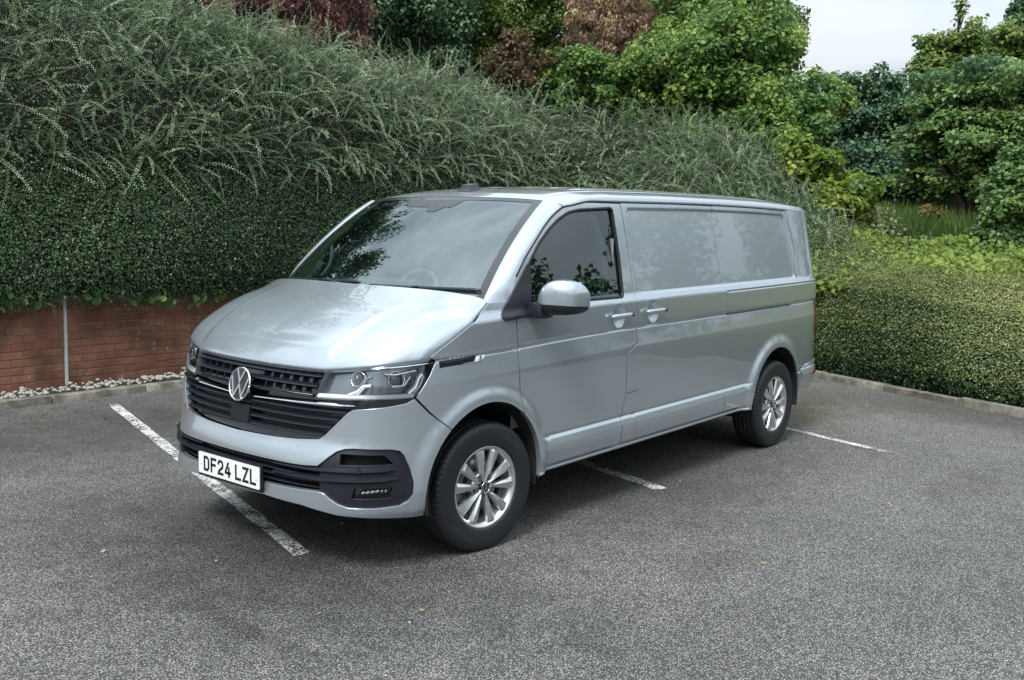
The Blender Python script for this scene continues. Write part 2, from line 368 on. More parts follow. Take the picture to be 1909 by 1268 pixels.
for m in both:
    d = panel('front_door', door, PAINT, van, holes=[winhole[::-1]], mirror=m, extra=[(BOWLS[0],.075)], thick=.03); doors.append(d)
flap = [(2.808,.345),(2.965-.0,.338),(2.934,.503),(2.966,.65),(2.945,.969),(2.828,.913),(2.848,.66),(2.803,.486)]
for m in both:
    fl = panel('door_pillar_panel', flap, PAINT, van, mirror=m)
    panel('pillar_seam', [(2.846,.6655),(2.962,.6705),(2.962,.6725),(2.846,.6675)], DARK, fl, off=.0012, thick=.001, mirror=m)
slide = [(2.971,.340),(4.112-g,.342),(4.105-g,.506),(4.123-g,.865),(4.112-g,1.044),(4.090-g,1.222),(4.080-g,1.285),(4.053-g,1.63),(4.051-g,1.812),(3.5,1.8170),(2.912,1.8165),(2.938,1.546),(2.944,1.253),(2.950,.979),(2.972,.65),(2.940,.503)]
slides = []
for m in both: slides.append(panel('sliding_door', slide, PAINT, van, mirror=m, extra=[(BOWLS[1],.075)]))
qtop = [(u, float(vG(u))-.005) for u in np.linspace(5.20,4.056,12)]
quart = [(4.118,.342)]+arc(RA,AR,178.3,26.0,40)+[(5.50,.534),(5.69,.5545),(5.76,.560),(5.765,.80),(5.74,.802),(5.698,.815),(5.698,1.055),(5.74,1.068),(5.765,1.07),(5.80,1.45),(5.87,float(vG(5.87))+.004),(5.6,float(vG(5.6))+.004),(5.30,float(vG(5.30))+.004),(5.27,float(vG(5.27))-.004)]+qtop+[(4.057,1.63),(4.084,1.285),(4.094,1.222),(4.116,1.044),(4.127,.865),(4.109,.506)]
for m in both: panel('rear_quarter_panel', quart, PAINT, van, mirror=m)
rb_half = [(5.372,.516),(5.50,.526),(5.69,.547),(5.90,.556),(6.2,.56),(UMAX-.001,.56),(UMAX-.001,.30),(6.2,.30),(5.84,.315),(5.56,.300),(5.470,.300)]+arc(RA,AR,-5,25,10)
for m in both: panel('rear_bumper', rb_half, PAINT, van, mirror=m, off=.012, thick=.03)
for m in both: panel('rear_reflector', rounded([(5.70,.455),(5.80,.462),(5.80,.490),(5.70,.483)],.006), REDL, van, off=.016, thick=.006, mirror=m)
for m in both: panel('tail_lamp', rounded([(5.705,.808),(5.95,.80),(5.95,1.072),(5.705,1.062)],.01), REDL, van, off=.004, thick=.02, mirror=m)
for m in both: panel('rear_door', [(5.775,.565),(UMAX-.002,.565),(UMAX-.002,float(vG(7))),(5.88,float(vG(5.88))),(5.81,1.45),(5.775,1.08),(5.955,1.078),(5.955,.795),(5.775,.795)], PAINT, van, mirror=m)
# dark inner shell seen only through the shut lines
for m in both:
    panel('inner_shell', [(2.00,.36),(4.50,.37)]+arc(RA,AR+.02,176,4,20)+[(5.62,.57),(5.62,1.25),(5.5,1.79),(2.84,1.80),(2.84,1.235),(1.66,1.225),(1.66,1.10),(1.25,1.02),(1.12,.88),(1.22,.80)]+arc(FA,AR+.02,128,-5,20), DARK, van, off=-.024, thick=.002, du=.1, mirror=m)
# sill lip
for m in both:
    us = np.linspace(1.985,4.515,60); P = SW(us, np.full(60,.334), .006); P[:,1] = P[:,1]+.010
    if m: P = P*[1,-1,1]
    tube('sill_lip', P, .011, PAINT, van, seg=10)
# ------------------------------------------------------------------ roof, pillars, bonnet, glass
def zc_roof(x): 
    return np.interp(x,[.5,.60,.72,.9,1.2,1.8,2.8,3.5,3.9,4.1,4.3],[1.822,1.853,1.882,1.908,1.930,1.945,1.953,1.948,1.936,1.915,1.88])
U0 = 2.315
def roof_uv(u, t):
    u = np.asarray(u,float); t = np.asarray(t,float)
    vg = np.minimum(vG(u)+.004, 1.789+.037*sstep(U0,2.62,u)); B = SW(u, vg)
    xs = np.minimum(B[...,0],3.95) - .125*np.exp(-np.maximum(u-U0,0)/.45)
    w = np.abs(B[...,1]); x = xs+(B[...,0]-xs)*(1-t)**2.2; y = -w*(1-t)
    zc = zc_roof(xs); n = 2.55; h = (1-(1-t)**n)**(1/n); z = B[...,2]+(zc-B[...,2])*h
    fr = sstep(.95,1.25,x)*sstep(4.0,3.7,x); ya = np.abs(y)
    z = z-.010*np.exp(-((ya-.655)/.009)**2)*sstep(.70,.80,x)*sstep(.02,.06,t)
    for yr in (.15,.35,.52): z = z+.006*fr*(sstep(yr-.06,yr-.035,ya)*sstep(yr+.06,yr+.035,ya))
    return np.stack([x,y,z],-1)
ru = np.concatenate([np.linspace(U0,2.9,30), np.linspace(2.94,5.5,64), np.linspace(5.53,UMAX-.001,40)]); rt = np.concatenate([np.linspace(0,1,40)**1.9*.22, np.linspace(.23,1,60)])
A, B_ = np.meshgrid(ru, rt, indexing='ij'); RP = roof_uv(A, B_)
nr, nc = A.shape; VV = np.vstack([RP.reshape(-1,3), (RP*[1,-1,1]).reshape(-1,3)])
f1 = grid_faces(nr, nc); FF = f1+[tuple(i+nr*nc for i in f[::-1]) for f in f1]
bm = bmesh.new(); bvs = [bm.verts.new(p) for p in VV]
for f in FF: bm.faces.new([bvs[i] for i in f])
bmesh.ops.remove_doubles(bm, verts=bm.verts, dist=.0008)
roof = bmobj('roof', bm, PAINT, van)
thd = lambda eta: 1-np.abs(eta)*.70/.812                 # roof parameter of the header at eta
def header(eta):
    p = roof_uv(np.full_like(eta,U0), thd(eta)); p[...,1] = -np.abs(p[...,1])*np.sign(eta); p[...,2] -= .004; return p
def wbase(eta):
    a = np.abs(eta); return np.stack([-.07+.116*a**2.2, -.826*eta, 1.300+.004*(1-a**2)], -1)
def wscreen(eta, s):
    eta = np.asarray(eta,float); s = np.asarray(s,float); b = wbase(eta); h = header(eta); P = b+(h-b)*s[...,None]
    n = np.array([-.62,0,.78]); return P+ n*(.035*4*s*(1-s))[...,None]
e, s_ = np.meshgrid(np.linspace(-1,1,61), np.linspace(-.10,1,40), indexing='ij')
wp = wscreen(e, s_); ws = mesh('windscreen', wp.reshape(-1,3), grid_faces(61,40), GLASS_W, van)
wn = np.array([-.62,0,.78])
def ws_patch(name, e0, e1, s0, s1, mt, parent, ne=30, ns=8, off=.002):
    a, b = np.meshgrid(np.linspace(0,1,ne), np.linspace(0,1,ns), indexing='ij')
    E = (e0[0]+(e0[1]-e0[0])*b); E2 = (e1[0]+(e1[1]-e1[0])*b); E = E+(E2-E)*a
    Sx = s0+(s1-s0)*b; P = wscreen(E, Sx)+wn*off
    return mesh(name, P.reshape(-1,3), grid_faces(ne,ns), mt, parent)
FRIT = simple('screen_border', (.012,.014,.017), .22, coat=.5)
ws_patch('screen_border', (-1,-1), (-.945,-.935), -.05, 1, FRIT, ws, 6, 30)
ws_patch('screen_border', (.945,.935), (1,1), -.05, 1, FRIT, ws, 6, 30)
ws_patch('screen_border', (-.94,-.94), (.94,.94), .965, 1, FRIT, ws, 50, 4)
ws_patch('sensor_patch', (-.30,-.36), (.22,.30), .865, .966, simple('sensor_shade',(.035,.040,.045),.4), ws, 20, 6)
ws_patch('sensor_patch', (.0,-.02), (.09,.16), .805, .866, bpy.data.materials['sensor_shade'], ws, 8, 6)
# windscreen pillars
DLp = np.array([(1.785,1.292),(1.793,1.35),(1.840,1.420),(1.930,1.514),(2.062,1.625),(2.128,1.680),(2.197,1.729),(2.258,1.762),(2.316,1.789)])
def dl(s):
    k = np.concatenate([[0],np.cumsum(np.linalg.norm(np.diff(DLp,axis=0),axis=1))]); k /= k[-1]; return SW(np.interp(s,k,DLp[:,0]), np.interp(s,k,DLp[:,1]))
for m in both:
    ss = np.linspace(0,1,40); tt = np.linspace(0,1,16); D = dl(ss); W = wscreen(np.full(40,1.0), ss*1.03-.03)+wn*.003
    n = np.array([-.50,-.66,.56]); P = D[:,None]+(W-D)[:,None]*tt[None,:,None]+n*(.020*(1-(np.abs(2*tt-1))**2.4))[None,:,None]*sstep(-.05,.16,ss)[:,None,None]
    V = P.reshape(-1,3); F = grid_faces(40,16)
    inn = D-np.array([0,-1,0])*-.0; ret = np.vstack([D, D+np.array([.01,.03,-.005])]); k = len(V); V = np.vstack([V,ret]); F = F+[(k+i,k+40+i,k+41+i,k+i+1) for i in range(39)]
    if m: V = V*[1,-1,1]; F = [f[::-1] for f in F]
    mesh('windscreen_pillar', V, F, PAINT, van)
for m in both:
    us_ = np.concatenate([DLp[2:,0],np.linspace(2.36,5.24,60)]); vs_ = np.concatenate([DLp[2:,1]-.004, np.minimum(vG(np.linspace(2.36,5.24,60))-.001, 1.789+.034*sstep(U0,2.62,np.linspace(2.36,5.24,60)))])
    P = S(us_, vs_, -.004)*np.array([1,-1 if not m else 1,1]); tube('roof_seal', P, .0075, SEAL, van, seg=6)
# bonnet
HE = np.array([(0,.9945),(.3,.9945),(.56,.9965),(.75,1.013),(.98,1.035),(1.100,1.046),(1.166,1.054)])
HC = np.array([(1.166,1.054),(1.210,1.086),(1.364,1.166),(1.501,1.233),(1.557,1.268),(1.597,1.297)])
def along(T, s):
    k = np.concatenate([[0],np.cumsum(np.linalg.norm(np.diff(T,axis=0),axis=1))]); k /= k[-1]; return np.stack([np.interp(s,k,T[:,0]),np.interp(s,k,T[:,1])],-1)
def hood_pt(s, t):
    """s: nose to screen, t: 0 centre .. 1 edge (visible side)"""
    a = along(HE, t); E = SW(a[...,0], a[...,1], -.004); q = along(HC, s); Q = SW(q[...,0]-.0045, q[...,1]+.0045, -.002)
    c0 = SW(0., .9945, -.004); c1 = np.array([-.108,0,1.316]); q1 = SW(1.597,1.297,-.002); q0 = SW(1.166,1.054,-.004)
    Cc = c0+(c1-c0)*s[...,None]; R1 = np.stack([c1[0]+(q1[0]-c1[0])*t**2.4, q1[1]*t, c1[2]+(q1[2]-c1[2])*t**3], -1)
    s3, t3 = s[...,None], t[...,None]
    P = E*(1-s3)+R1*s3 + Cc*(1-t3)+Q*t3 - (c0*(1-s3)*(1-t3)+q0*(1-s3)*t3+c1*s3*(1-t3)+q1*s3*t3)
    Aa = .080*(1-(1-s)**3.2)**.62*(1-.60*s**2.2)
    bul = Aa*(1-t**6.5)**.6
    yc = .515+.10*s; ya = np.abs(P[...,1])                   # raised centre of the bonnet with its two creases
    dome = .017*sstep(.0,.16,s)*sstep(.98,.45,s)*sstep(yc+.022,yc-.022,ya)
    P = P.copy(); P[...,2] += bul+dome; P[...,0] -= .25*bul; return P
hs_, ht_ = np.concatenate([np.linspace(0,1,30)**2*.12, np.linspace(.13,1,50)]), 1-np.concatenate([np.linspace(0,1,40)**2*.2, np.linspace(.205,1,70)])
ht_ = ht_[::-1]
sg_, tg_ = np.meshgrid(hs_, ht_, indexing='ij'); HP = hood_pt(sg_, tg_); nr, nc = sg_.shape
V = np.vstack([HP.reshape(-1,3), (HP*[1,-1,1]).reshape(-1,3)]); f1 = grid_faces(nr,nc); FF = f1+[tuple(i+nr*nc for i in f[::-1]) for f in f1]
bm = bmesh.new(); bvs = [bm.verts.new(p) for p in V]
for f in FF: bm.faces.new([bvs[i] for i in f][::-1])
bmesh.ops.remove_doubles(bm, verts=bm.verts, dist=.0006)
be = [ed for ed in bm.edges if ed.is_boundary]
ex = bmesh.ops.extrude_edge_only(bm, edges=be); nvs = [q for q in ex['geom'] if isinstance(q, bmesh.types.BMVert)]
for q in nvs:
    q.co.z -= .018; q.co.y *= .99; q.co.x += .008
bonnet = bmobj('bonnet', bm, PAINT, van, auto=50)
# cowl and wipers
e, s_ = np.meshgrid(np.linspace(-.99,.99,50), np.linspace(0,1,6), indexing='ij')
Hr = hood_pt(np.ones(50), np.abs(np.linspace(-.955,.955,50))); Hr[:,1] *= np.where(np.linspace(-.955,.955,50)<0,-1,1); Hr[:,2] -= .028; Hr[:,0] -= .03
Wb = wscreen(np.linspace(-.99,.99,50), np.full(50,.004)); Wb[:,0] -= .004
cw = Hr[:,None]+(Wb-Hr)[:,None]*np.linspace(0,1,6)[None,:,None]
mesh('cowl', cw.reshape(-1,3), grid_faces(50,6), BLACKP, van)
def wiper(e0, e1, pe, name='wiper'):
    n = 24; et = np.linspace(e0,e1,n); sv = np.linspace(.035,.060,n); bl = wscreen(et, sv)+wn*.014
    w = tube(name, bl, np.concatenate([[.004],np.full(n-2,.0085),[.004]]), SATIN, van, seg=6, ell=(.8,1.5))
    mid = .5*(e0+e1); a = wscreen(np.array([pe,pe+(mid-pe)*.25,pe+(mid-pe)*.6,mid]), np.array([-.02,.01,.028,.046]))+wn*np.array([.012,.028,.034,.026])[:,None]
    tube('wiper_arm', a, np.array([.020,.017,.012,.008]), BLACKP, w, seg=8, ell=(1,.6))
wiper(.06,.965,.30); wiper(-.06,.90,.985) if False else wiper(-.93,-.03,-.02)
# roof aerial housing
ap = roof_uv(np.array(2.47), np.array(1.0)); bm = bmesh.new(); vs = box_bm(bm, (0,0,0), (.12,.10,.05), bevel=.012)
for v in bm.verts:
    if v.co.z > 0: v.co.x = v.co.x*.72+.012; v.co.y *= .72
pod = bmobj('roof_aerial_pod', bm, simple('pod_plastic',(.03,.035,.045),.38), van, auto=40); pod.location = (.80, -.02, float(zc_roof(.78))+.018); pod.rotation_euler = (0,-.14,0)
# ------------------------------------------------------------------ grille, lamps, intake
def strip(name, us, vs, hgt, dep, off, mt, parent, mirror=0, lip=.35, taper=0):
    """bar that runs along the body surface: us, vs centre line; hgt tall, dep deep; its front face leans"""
    us = np.asarray(us,float); vs = np.broadcast_to(np.asarray(vs,float), us.shape); n = len(us)
    h = np.broadcast_to(np.asarray(hgt,float), us.shape)/2
    rows = [(-1,-dep),(-1,-dep*lip),(-.25,0),(.25,-.001),(1,-dep*.55),(1,-dep)]
    V = np.stack([SW(us, vs+k*h, off+d) for k, d in rows], 1)
    if mirror: V = V*[1,-1,1]
    F = grid_faces(n, len(rows), wrap_v=True); F.append(tuple(range(len(rows)))); F.append(tuple((n-1)*len(rows)+k for k in reversed(range(len(rows)))))
    bm = bmesh.new(); bv = [bm.verts.new(p) for p in V.reshape(-1,3)]
    for f in F: bm.faces.new([bv[i] for i in f])
    return bmobj(name, bm, mt, parent, auto=28)
gr_half = [(0,.640),(.283,.646),(.45,.654),(.575,.664),(.612,.688),(.745,.806),(.76,.815),(1.045,.848),(1.087,.868),(.985,.870),(.768,.858),(.517,.853),(.562,.9985),(.3,.9975),(0,.9975)]
grille = panel('grille', sym(gr_half), GLOSSB, van, off=-.045, thick=.02)
lin = np.linspace
for vv, ue in ((.962,.548),(.916,.533)):
    strip('grille_slat', lin(-ue,ue,60), vv, .017, .040, -.006, SATIN, grille)
strip('grille_slat', lin(-.556,.556,60), .990, .012, .040, -.004, SATIN, grille)
strip('grille_slat', lin(-.515,.515,60), .8685, .012, .036, -.006, SATIN, grille)
strip('chrome_line', lin(-.513,.513,60), .8775, .0035, .006, -.003, CHROME, grille)
for m in both: strip('chrome_strip', lin(.085,.775,40), .842-.014*np.linspace(1,0,40)**2, np.concatenate([np.linspace(.014,.027,34),np.linspace(.024,.004,6)]), .030, .004, CHROME, grille, mirror=m)
for vv, ue in ((.806,.722),(.769,.681),(.731,.640),(.693,.598)):
    strip('grille_slat', lin(-ue,ue,70), vv, .018, .040, -.004, SATIN, grille)
# small fins between the upper slats
for k, (v0, v1) in enumerate(((.969,.985),(.924,.955),(.882,.909))):
    for i in range(-7,8):
        uc = i*.0745+(.037 if k == 1 else 0)
        if abs(uc) > .525 or abs(uc) < .10: continue
        a = SW(np.array([uc-.002,uc+.002,uc+.002,uc-.002]), np.array([v0,v0,v1,v1]), -.020); b = SW(np.array([uc-.002,uc+.002,uc+.002,uc-.002]), np.array([v0,v0,v1,v1]), -.044)
        mesh('grille_fin', np.vstack([a,b]), [(0,1,2,3),(0,4,5,1),(1,5,6,2),(2,6,7,3),(3,7,4,0)], SATIN, grille, smooth=False)
# radar cover low in the grille
panel('radar_cover', rounded([(-.075,.694),(.075,.694),(.075,.778),(-.075,.778)],.008), BLACKP, grille, off=.004, thick=.03)
# headlamps
hl = rounded([(.572,.991),(.883,1.020),(1.000,1.030),(1.196,1.036),(1.163,.974),(1.081,.880),(.985,.8775),(.768,.8655),(.529,.860)],[.012,.1,.05,.008,.03,.014,.05,.1,.010])
for m in both:
    h = panel('headlamp', hl, LENS, van, off=-.003, thick=.004, mirror=m)
    panel('lamp_housing', hl, simple('lamp_housing',(.27,.29,.31),.2,metal=.85) if m == 0 else bpy.data.materials['lamp_housing'], h, off=-.055, thick=.004, mirror=m)
    # side wall of the housing
    lp = np.array(densify(hl,.03)); a = SW(lp[:,0],lp[:,1],-.004); b = SW(lp[:,0],lp[:,1],-.058); n = len(lp); V = np.vstack([a,b])
    if m: V = V*[1,-1,1]
    mesh('lamp_bezel', V, [(i,(i+1)%n,n+(i+1)%n,n+i) for i in range(n)], bpy.data.materials['lamp_housing'], h)
    strip('light_guide', lin(.545,1.075,40), .8745+.010*np.linspace(0,1,40), .021, .02, -.005, LEDW, h, mirror=m)
    strip('light_guide', lin(.60,1.165,40), 1.004+.026*np.linspace(0,1,40), .012, .02, -.007, LAMPW, h, mirror=m)
    # hooked light signatures
    def hook(pts, w, off=-.012, mt=LEDW):
        pts = np.array(pts); k = np.linspace(0,1,14); kk = np.linspace(0,1,len(pts)); uu = np.interp(k,kk,pts[:,0]); v_ = np.interp(k,kk,pts[:,1])
        P = SW(uu, v_, off); P = P*[1,-1,1] if m else P
        tube('light_guide', P, w, mt, h, seg=6)
    hook([(.73,.888),(.78,.905),(.815,.932),(.86,.936)], .009); hook([(.775,.886),(.80,.905),(.822,.925)], .004)
    hook([(1.045,.895),(1.085,.925),(1.105,.965),(1.125,.982)], .010); hook([(1.075,.895),(1.112,.930),(1.135,.972)], .005)
    hook([(.74,.930),(.79,.930),(.825,.968),(.86,.975)], .004, -.025, LAMPW); hook([(.965,.932),(1.03,.932),(1.07,.975)], .005, -.02, LAMPW)
    hook([(.93,.990),(.98,.984),(1.06,.994),(1.11,1.000)], .008, -.020, LAMPW)
    for uc, vc, rr in ((.785,.955,.034),(1.000,.958,.036)):
        c = SW(uc, vc, -.050); nn = SN(np.array(uc), np.array(vc)); c = c*[1,-1,1] if m else c; nn = nn*[1,-1,1] if m else nn
        bm = bmesh.new(); bmesh.ops.create_uvsphere(bm, u_segments=20, v_segments=12, radius=rr); pr = bmobj('projector_lens', bm, simple('projector',(.10,.11,.12),.05,coat=1) if 'projector' not in bpy.data.materials else bpy.data.materials['projector'], h)
        pr.location = c; pr.scale = (1,.7,1)
        th = np.linspace(0,2*np.pi,25)[:-1]; t1 = np.cross(nn,[0,0,1.]); t1 /= np.linalg.norm(t1); t2 = np.cross(t1,nn)
        ring = np.array([c+nn*.018+(t1*np.cos(a)+t2*np.sin(a))*rr*1.08 for a in np.r_[th,th[:1]]]); tube('projector_ring', ring, .0035, LAMPW, h, seg=6)
        blk = np.array([c+nn*.012+t1*rr*1.3+t2*.01, c+nn*.012+t1*rr*2.0+t2*.02]); 
    # black strip under the lamp
    panel('lamp_lower_trim', [(.742,.8105),(.765,.8255),(.933,.839),(1.039,.853),(1.076,.870),(.985,.8685),(.768,.8565),(.60,.853),(.72,.853),(.79,.842)], GLOSSB, h, off=-.010, thick=.03, mirror=m)
    panel('hood_seal', [(1.00,1.0335),(1.168,1.050),(1.207,1.044),(1.198,1.0395),(1.00,1.0325)], DARK, h, off=-.012, thick=.004, mirror=m)
    # wing insert with badge
    bd = panel('wing_insert', badge, GLOSSB, van, off=-.003, thick=.01, mirror=m)
    for q in range(5): strip('wing_insert_rib', lin(1.232,1.47,14), 1.006+.0068*q+.002*np.linspace(0,1,14), .0025, .004, .0015, SATIN, bd, mirror=m)
    panel('wing_badge', rounded([(1.462,1.0095),(1.522,1.0175),(1.543,1.040),(1.483,1.0385)],.004), simple('badge_white',(.72,.73,.73),.2,coat=1) if m == 0 else bpy.data.materials['badge_white'], bd, off=.003, thick=.006, mirror=m)
    # little S mark
    sm = np.array([(1.517,1.0345),(1.506,1.0350),(1.500,1.031),(1.506,1.0275),(1.511,1.0250),(1.506,1.0205),(1.494,1.0205)])
    P = SW(sm[:,0], sm[:,1], .0045); P = P*[1,-1,1] if m else P; tube('badge_letter', P, .0022, INKB, bd, seg=5)
# lower intake with fog lamps
intk = panel('lower_intake', INTAKE, DARK, van, off=-.075, thick=.01)
fr_half = [(a,b) for a,b in intake_half]
# outer black trim of each fog pod: ring region u>.56 with an opening
for m in both:
    pod_o = [(.600,.556),(.648,.600),(.686,.625),(.725,.6375),(.773,.6415),(.955,.6355),(.998,.6255),(1.018,.604),(1.049,.54),(1.067,.465),(1.063,.407),(1.043,.378),(1.009,.359),(.881,.355),(.748,.361),(.704,.374),(.66,.398),(.60,.430),(.60,.50)]
    open1 = [(.700,.560),(.700,.612),(.725,.614),(.925,.608),(.975,.560)]
    open2 = [(.76,.400),(.775,.455),(.970,.452),(.955,.398)]
    pod_f = panel('fog_pod', pod_o, BLACKP, intk, holes=[open1[::-1], open2[::-1]], off=-.014, thick=.03, mirror=m)
    strip('fog_pod_blade', lin(.30,.99,40), .5385-.006*np.linspace(1,0,40), np.interp(np.linspace(0,1,40),[0,.45,1],[.020,.036,.034]), .05, np.interp(np.linspace(0,1,40),[0,.45,.9,1],[-.012,.002,.004,-.012]), SATIN, intk, mirror=m)
    strip('fog_pod_blade', lin(.30,1.00,40), .492-.004*np.linspace(1,0,40), np.interp(np.linspace(0,1,40),[0,.45,1],[.016,.036,.034]), .05, np.interp(np.linspace(0,1,40),[0,.45,.9,1],[-.014,.002,.004,-.012]), SATIN, intk, mirror=m)
    # parking sensor
    c = SW(.800,.541,.003); nn = SN(np.array(.8),np.array(.541)); c = c*[1,-1,1] if m else c; nn = nn*[1,-1,1] if m else nn
    bm = bmesh.new(); bmesh.ops.create_cone(bm, cap_ends=True, segments=20, radius1=.0135, radius2=.0125, depth=.008); sn = bmobj('parking_sensor', bm, BLACKP, intk, auto=30)
    sn.location = c; sn.rotation_mode = 'QUATERNION'; sn.rotation_quaternion = Vector(nn).to_track_quat('Z','Y')
    fg = panel('fog_lamp', rounded([(.775,.402),(.785,.450),(.962,.448),(.950,.401)],.008), LENS, intk, off=-.024, thick=.004, mirror=m)
    panel('fog_housing', rounded([(.76,.395),(.772,.457),(.975,.455),(.960,.394)],.008), simple('fog_housing',(.12,.125,.13),.25,metal=.7) if m == 0 else bpy.data.materials['fog_housing'], fg, off=-.062, thick=.004, mirror=m)
    for q in range(4):
        uc = .812+.026*q; P = SW(np.array([uc-.010,uc+.004,uc+.014]), np.array([.410,.424,.436])+.002*q, -.045); P = P*[1,-1,1] if m else P
        tube('fog_reflector', P, np.array([.010,.012,.008]), LAMPW, fg, seg=8)
    for q in range(2):
        P = SW(np.array([.917+.02*q,.920+.02*q]), np.array([.412,.440]), -.045); P = P*[1,-1,1] if m else P; tube('fog_reflector', P, .007, LAMPW, fg, seg=8)
for vv in (.528,.500,.470,.443): strip('intake_slat', lin(-.60,.60,60), vv, .010, .030, -.030, SATIN, intk)
# ------------------------------------------------------------------ emblem
def emblem(name, R, parent, loc, rot, ring=.10, depth=.012):
    e = bpy.data.objects.new(name, None); COL.objects.link(e); e.parent = parent; e.location = loc; e.rotation_euler = rot; e.empty_display_size = .05
    bm = bmesh.new(); bmesh.ops.create_cone(bm, cap_ends=True, segments=48, radius1=R*.97, radius2=R*.97, depth=depth); bmobj('emblem_disc', bm, GLOSSB, e, auto=30)
    th = np.linspace(0,2*np.pi,65); tube('emblem_ring', np.stack([R*.95*np.cos(th),R*.95*np.sin(th),np.full(65,depth*.5)],-1), R*.062, CHROME, e, seg=8)
    def stroke(pts, w):
        bm = bmesh.new(); pts = [Vector((*p,0))*R for p in pts]; hw = w*R/2; n = len(pts); Lf, Rt = [], []
        for i, p in enumerate(pts):
            d1 = (pts[i]-pts[i-1]).normalized() if i else None; d2 = (pts[i+1]-pts[i]).normalized() if i < n-1 else None
            n1 = Vector((-d1.y,d1.x,0)) if d1 else None; n2 = Vector((-d2.y,d2.x,0)) if d2 else None
            nn = n1 or n2
            if n1 and n2: nn = (n1+n2).normalized(); nn = nn/max(.35,nn.dot(n2))
            Lf.append(p+nn*hw); Rt.append(p-nn*hw)
        z0, z1 = depth*.45, depth*.5+R*.05
        A = [[bm.verts.new((q.x,q.y,z)) for q in X] for X in (Lf,Rt) for z in (z0,z1)]
        for i in range(n-1):
            bm.faces.new((A[1][i],A[1][i+1],A[3][i+1],A[3][i])); bm.faces.new((A[0][i],A[0][i+1],A[1][i+1],A[1][i])); bm.faces.new((A[2][i],A[3][i],A[3][i+1],A[2][i+1]))
        bmobj('emblem_letter', bm, CHROME, e, smooth=False)
    stroke([(-.36,.84),(0,.14),(.36,.84)], .11); stroke([(-.80,.42),(-.37,-.74),(0,-.02),(.37,-.74),(.80,.42)], .11)
    return e
pe = SW(0.,.878,.018); emblem('emblem', .087, grille, pe, (math.radians(90-13),0,math.radians(-90)))
# ------------------------------------------------------------------ number plate
plate = bpy.data.objects.new('number_plate', None); COL.objects.link(plate); plate.parent = van; plate.location = (-.9415,0,.4375); plate.rotation_euler = (math.radians(90),0,math.radians(-90)); plate.empty_display_size=.05
bm = bmesh.new(); box_bm(bm, (0,-.004,-.010), (.534,.132,.018), bevel=.004); bmobj('plate_holder', bm, BLACKP, plate, auto=40)
o8 = rounded([(-.26,-.0555),(.26,-.0555),(.26,.0555),(-.26,.0555)], .008); n = len(o8)
mesh('plate_sheet', [(x,y,.003) for x,y in o8]+[(x,y,-.002) for x,y in o8], [tuple(range(n))]+[(i,n+i,n+(i+1)%n,(i+1)%n) for i in range(n)], PLATEW, plate, smooth=False)
GL = {'D':[[(0,0),(0,1),(.72,1),(1,.82),(1,.18),(.72,0),(0,0)]], 'F':[[(0,0),(0,1),(1,1)],[(0,.53),(.85,.53)]], '2':[[(0,.80),(.10,.95),(.28,1),(.72,1),(.92,.93),(1,.78),(1,.66),(.90,.52),(.14,.20),(0,.0),(1,0)]],
      '4':[[(.78,0),(.78,.62)],[(.62,1),(0,.30),(0,.235),(1.02,.235)]], 'L':[[(0,1),(0,0),(1,0)]], 'Z':[[(0,1),(1,1),(0,0),(1,0)]]}
def glyph(ch, x0, y0, w, h, t):
    bm = bmesh.new(); z = .0036
    for path in GL[ch]:
        closed = path[0] == path[-1]; P = [Vector((x0+t/2+px*(w-t), y0+t/2+py*(h-t))) for px, py in path]
        if closed: P = P[:-1]
        n = len(P); Lf, Rt = [], []
        for i in range(n):
            d1 = (P[i]-P[i-1]).normalized() if (closed or i) else None; d2 = (P[(i+1)%n]-P[i]).normalized() if (closed or i < n-1) else None
            n1 = Vector((-d1.y,d1.x)) if d1 else None; n2 = Vector((-d2.y,d2.x)) if d2 else None
            q = P[i].copy(); nn = n1 or n2
            if n1 and n2:
                nn = n1+n2; nn = nn/(nn.length+1e-9); nn = nn/max(.45, nn.dot(n2))
            elif d1 is None: q = q-d2*t/2
            else: q = q+d1*t/2
            Lf.append(q+nn*t/2); Rt.append(q-nn*t/2)
        for i in range(n if closed else n-1):
            j = (i+1)%n; bm.faces.new([bm.verts.new((p.x,p.y,z)) for p in (Lf[i],Rt[i],Rt[j],Lf[j])])
    for f in bm.faces:
        if f.normal.z < 0: f.normal_flip()
    me = bpy.data.meshes.new('plate_character'); bm.to_mesh(me); bm.free(); me.materials.append(INKB); o = bpy.data.objects.new('plate_character', me); COL.objects.link(o); o.parent = plate
cw_, sp_ = .051, .011; xx = -.214
for ch in 'DF24 LZL':
    if ch == ' ': xx += .026; continue
    glyph(ch, xx, -.0395, cw_, .079, .0145); xx += cw_+sp_
for sx in (-.236,.236):
    bm = bmesh.new(); bmesh.ops.create_uvsphere(bm, u_segments=12, v_segments=8, radius=.0075); sc_ = bmobj('plate_screw', bm, SCREWM, plate); sc_.location = (sx,-.004,.003); sc_.scale = (1,1,.5)
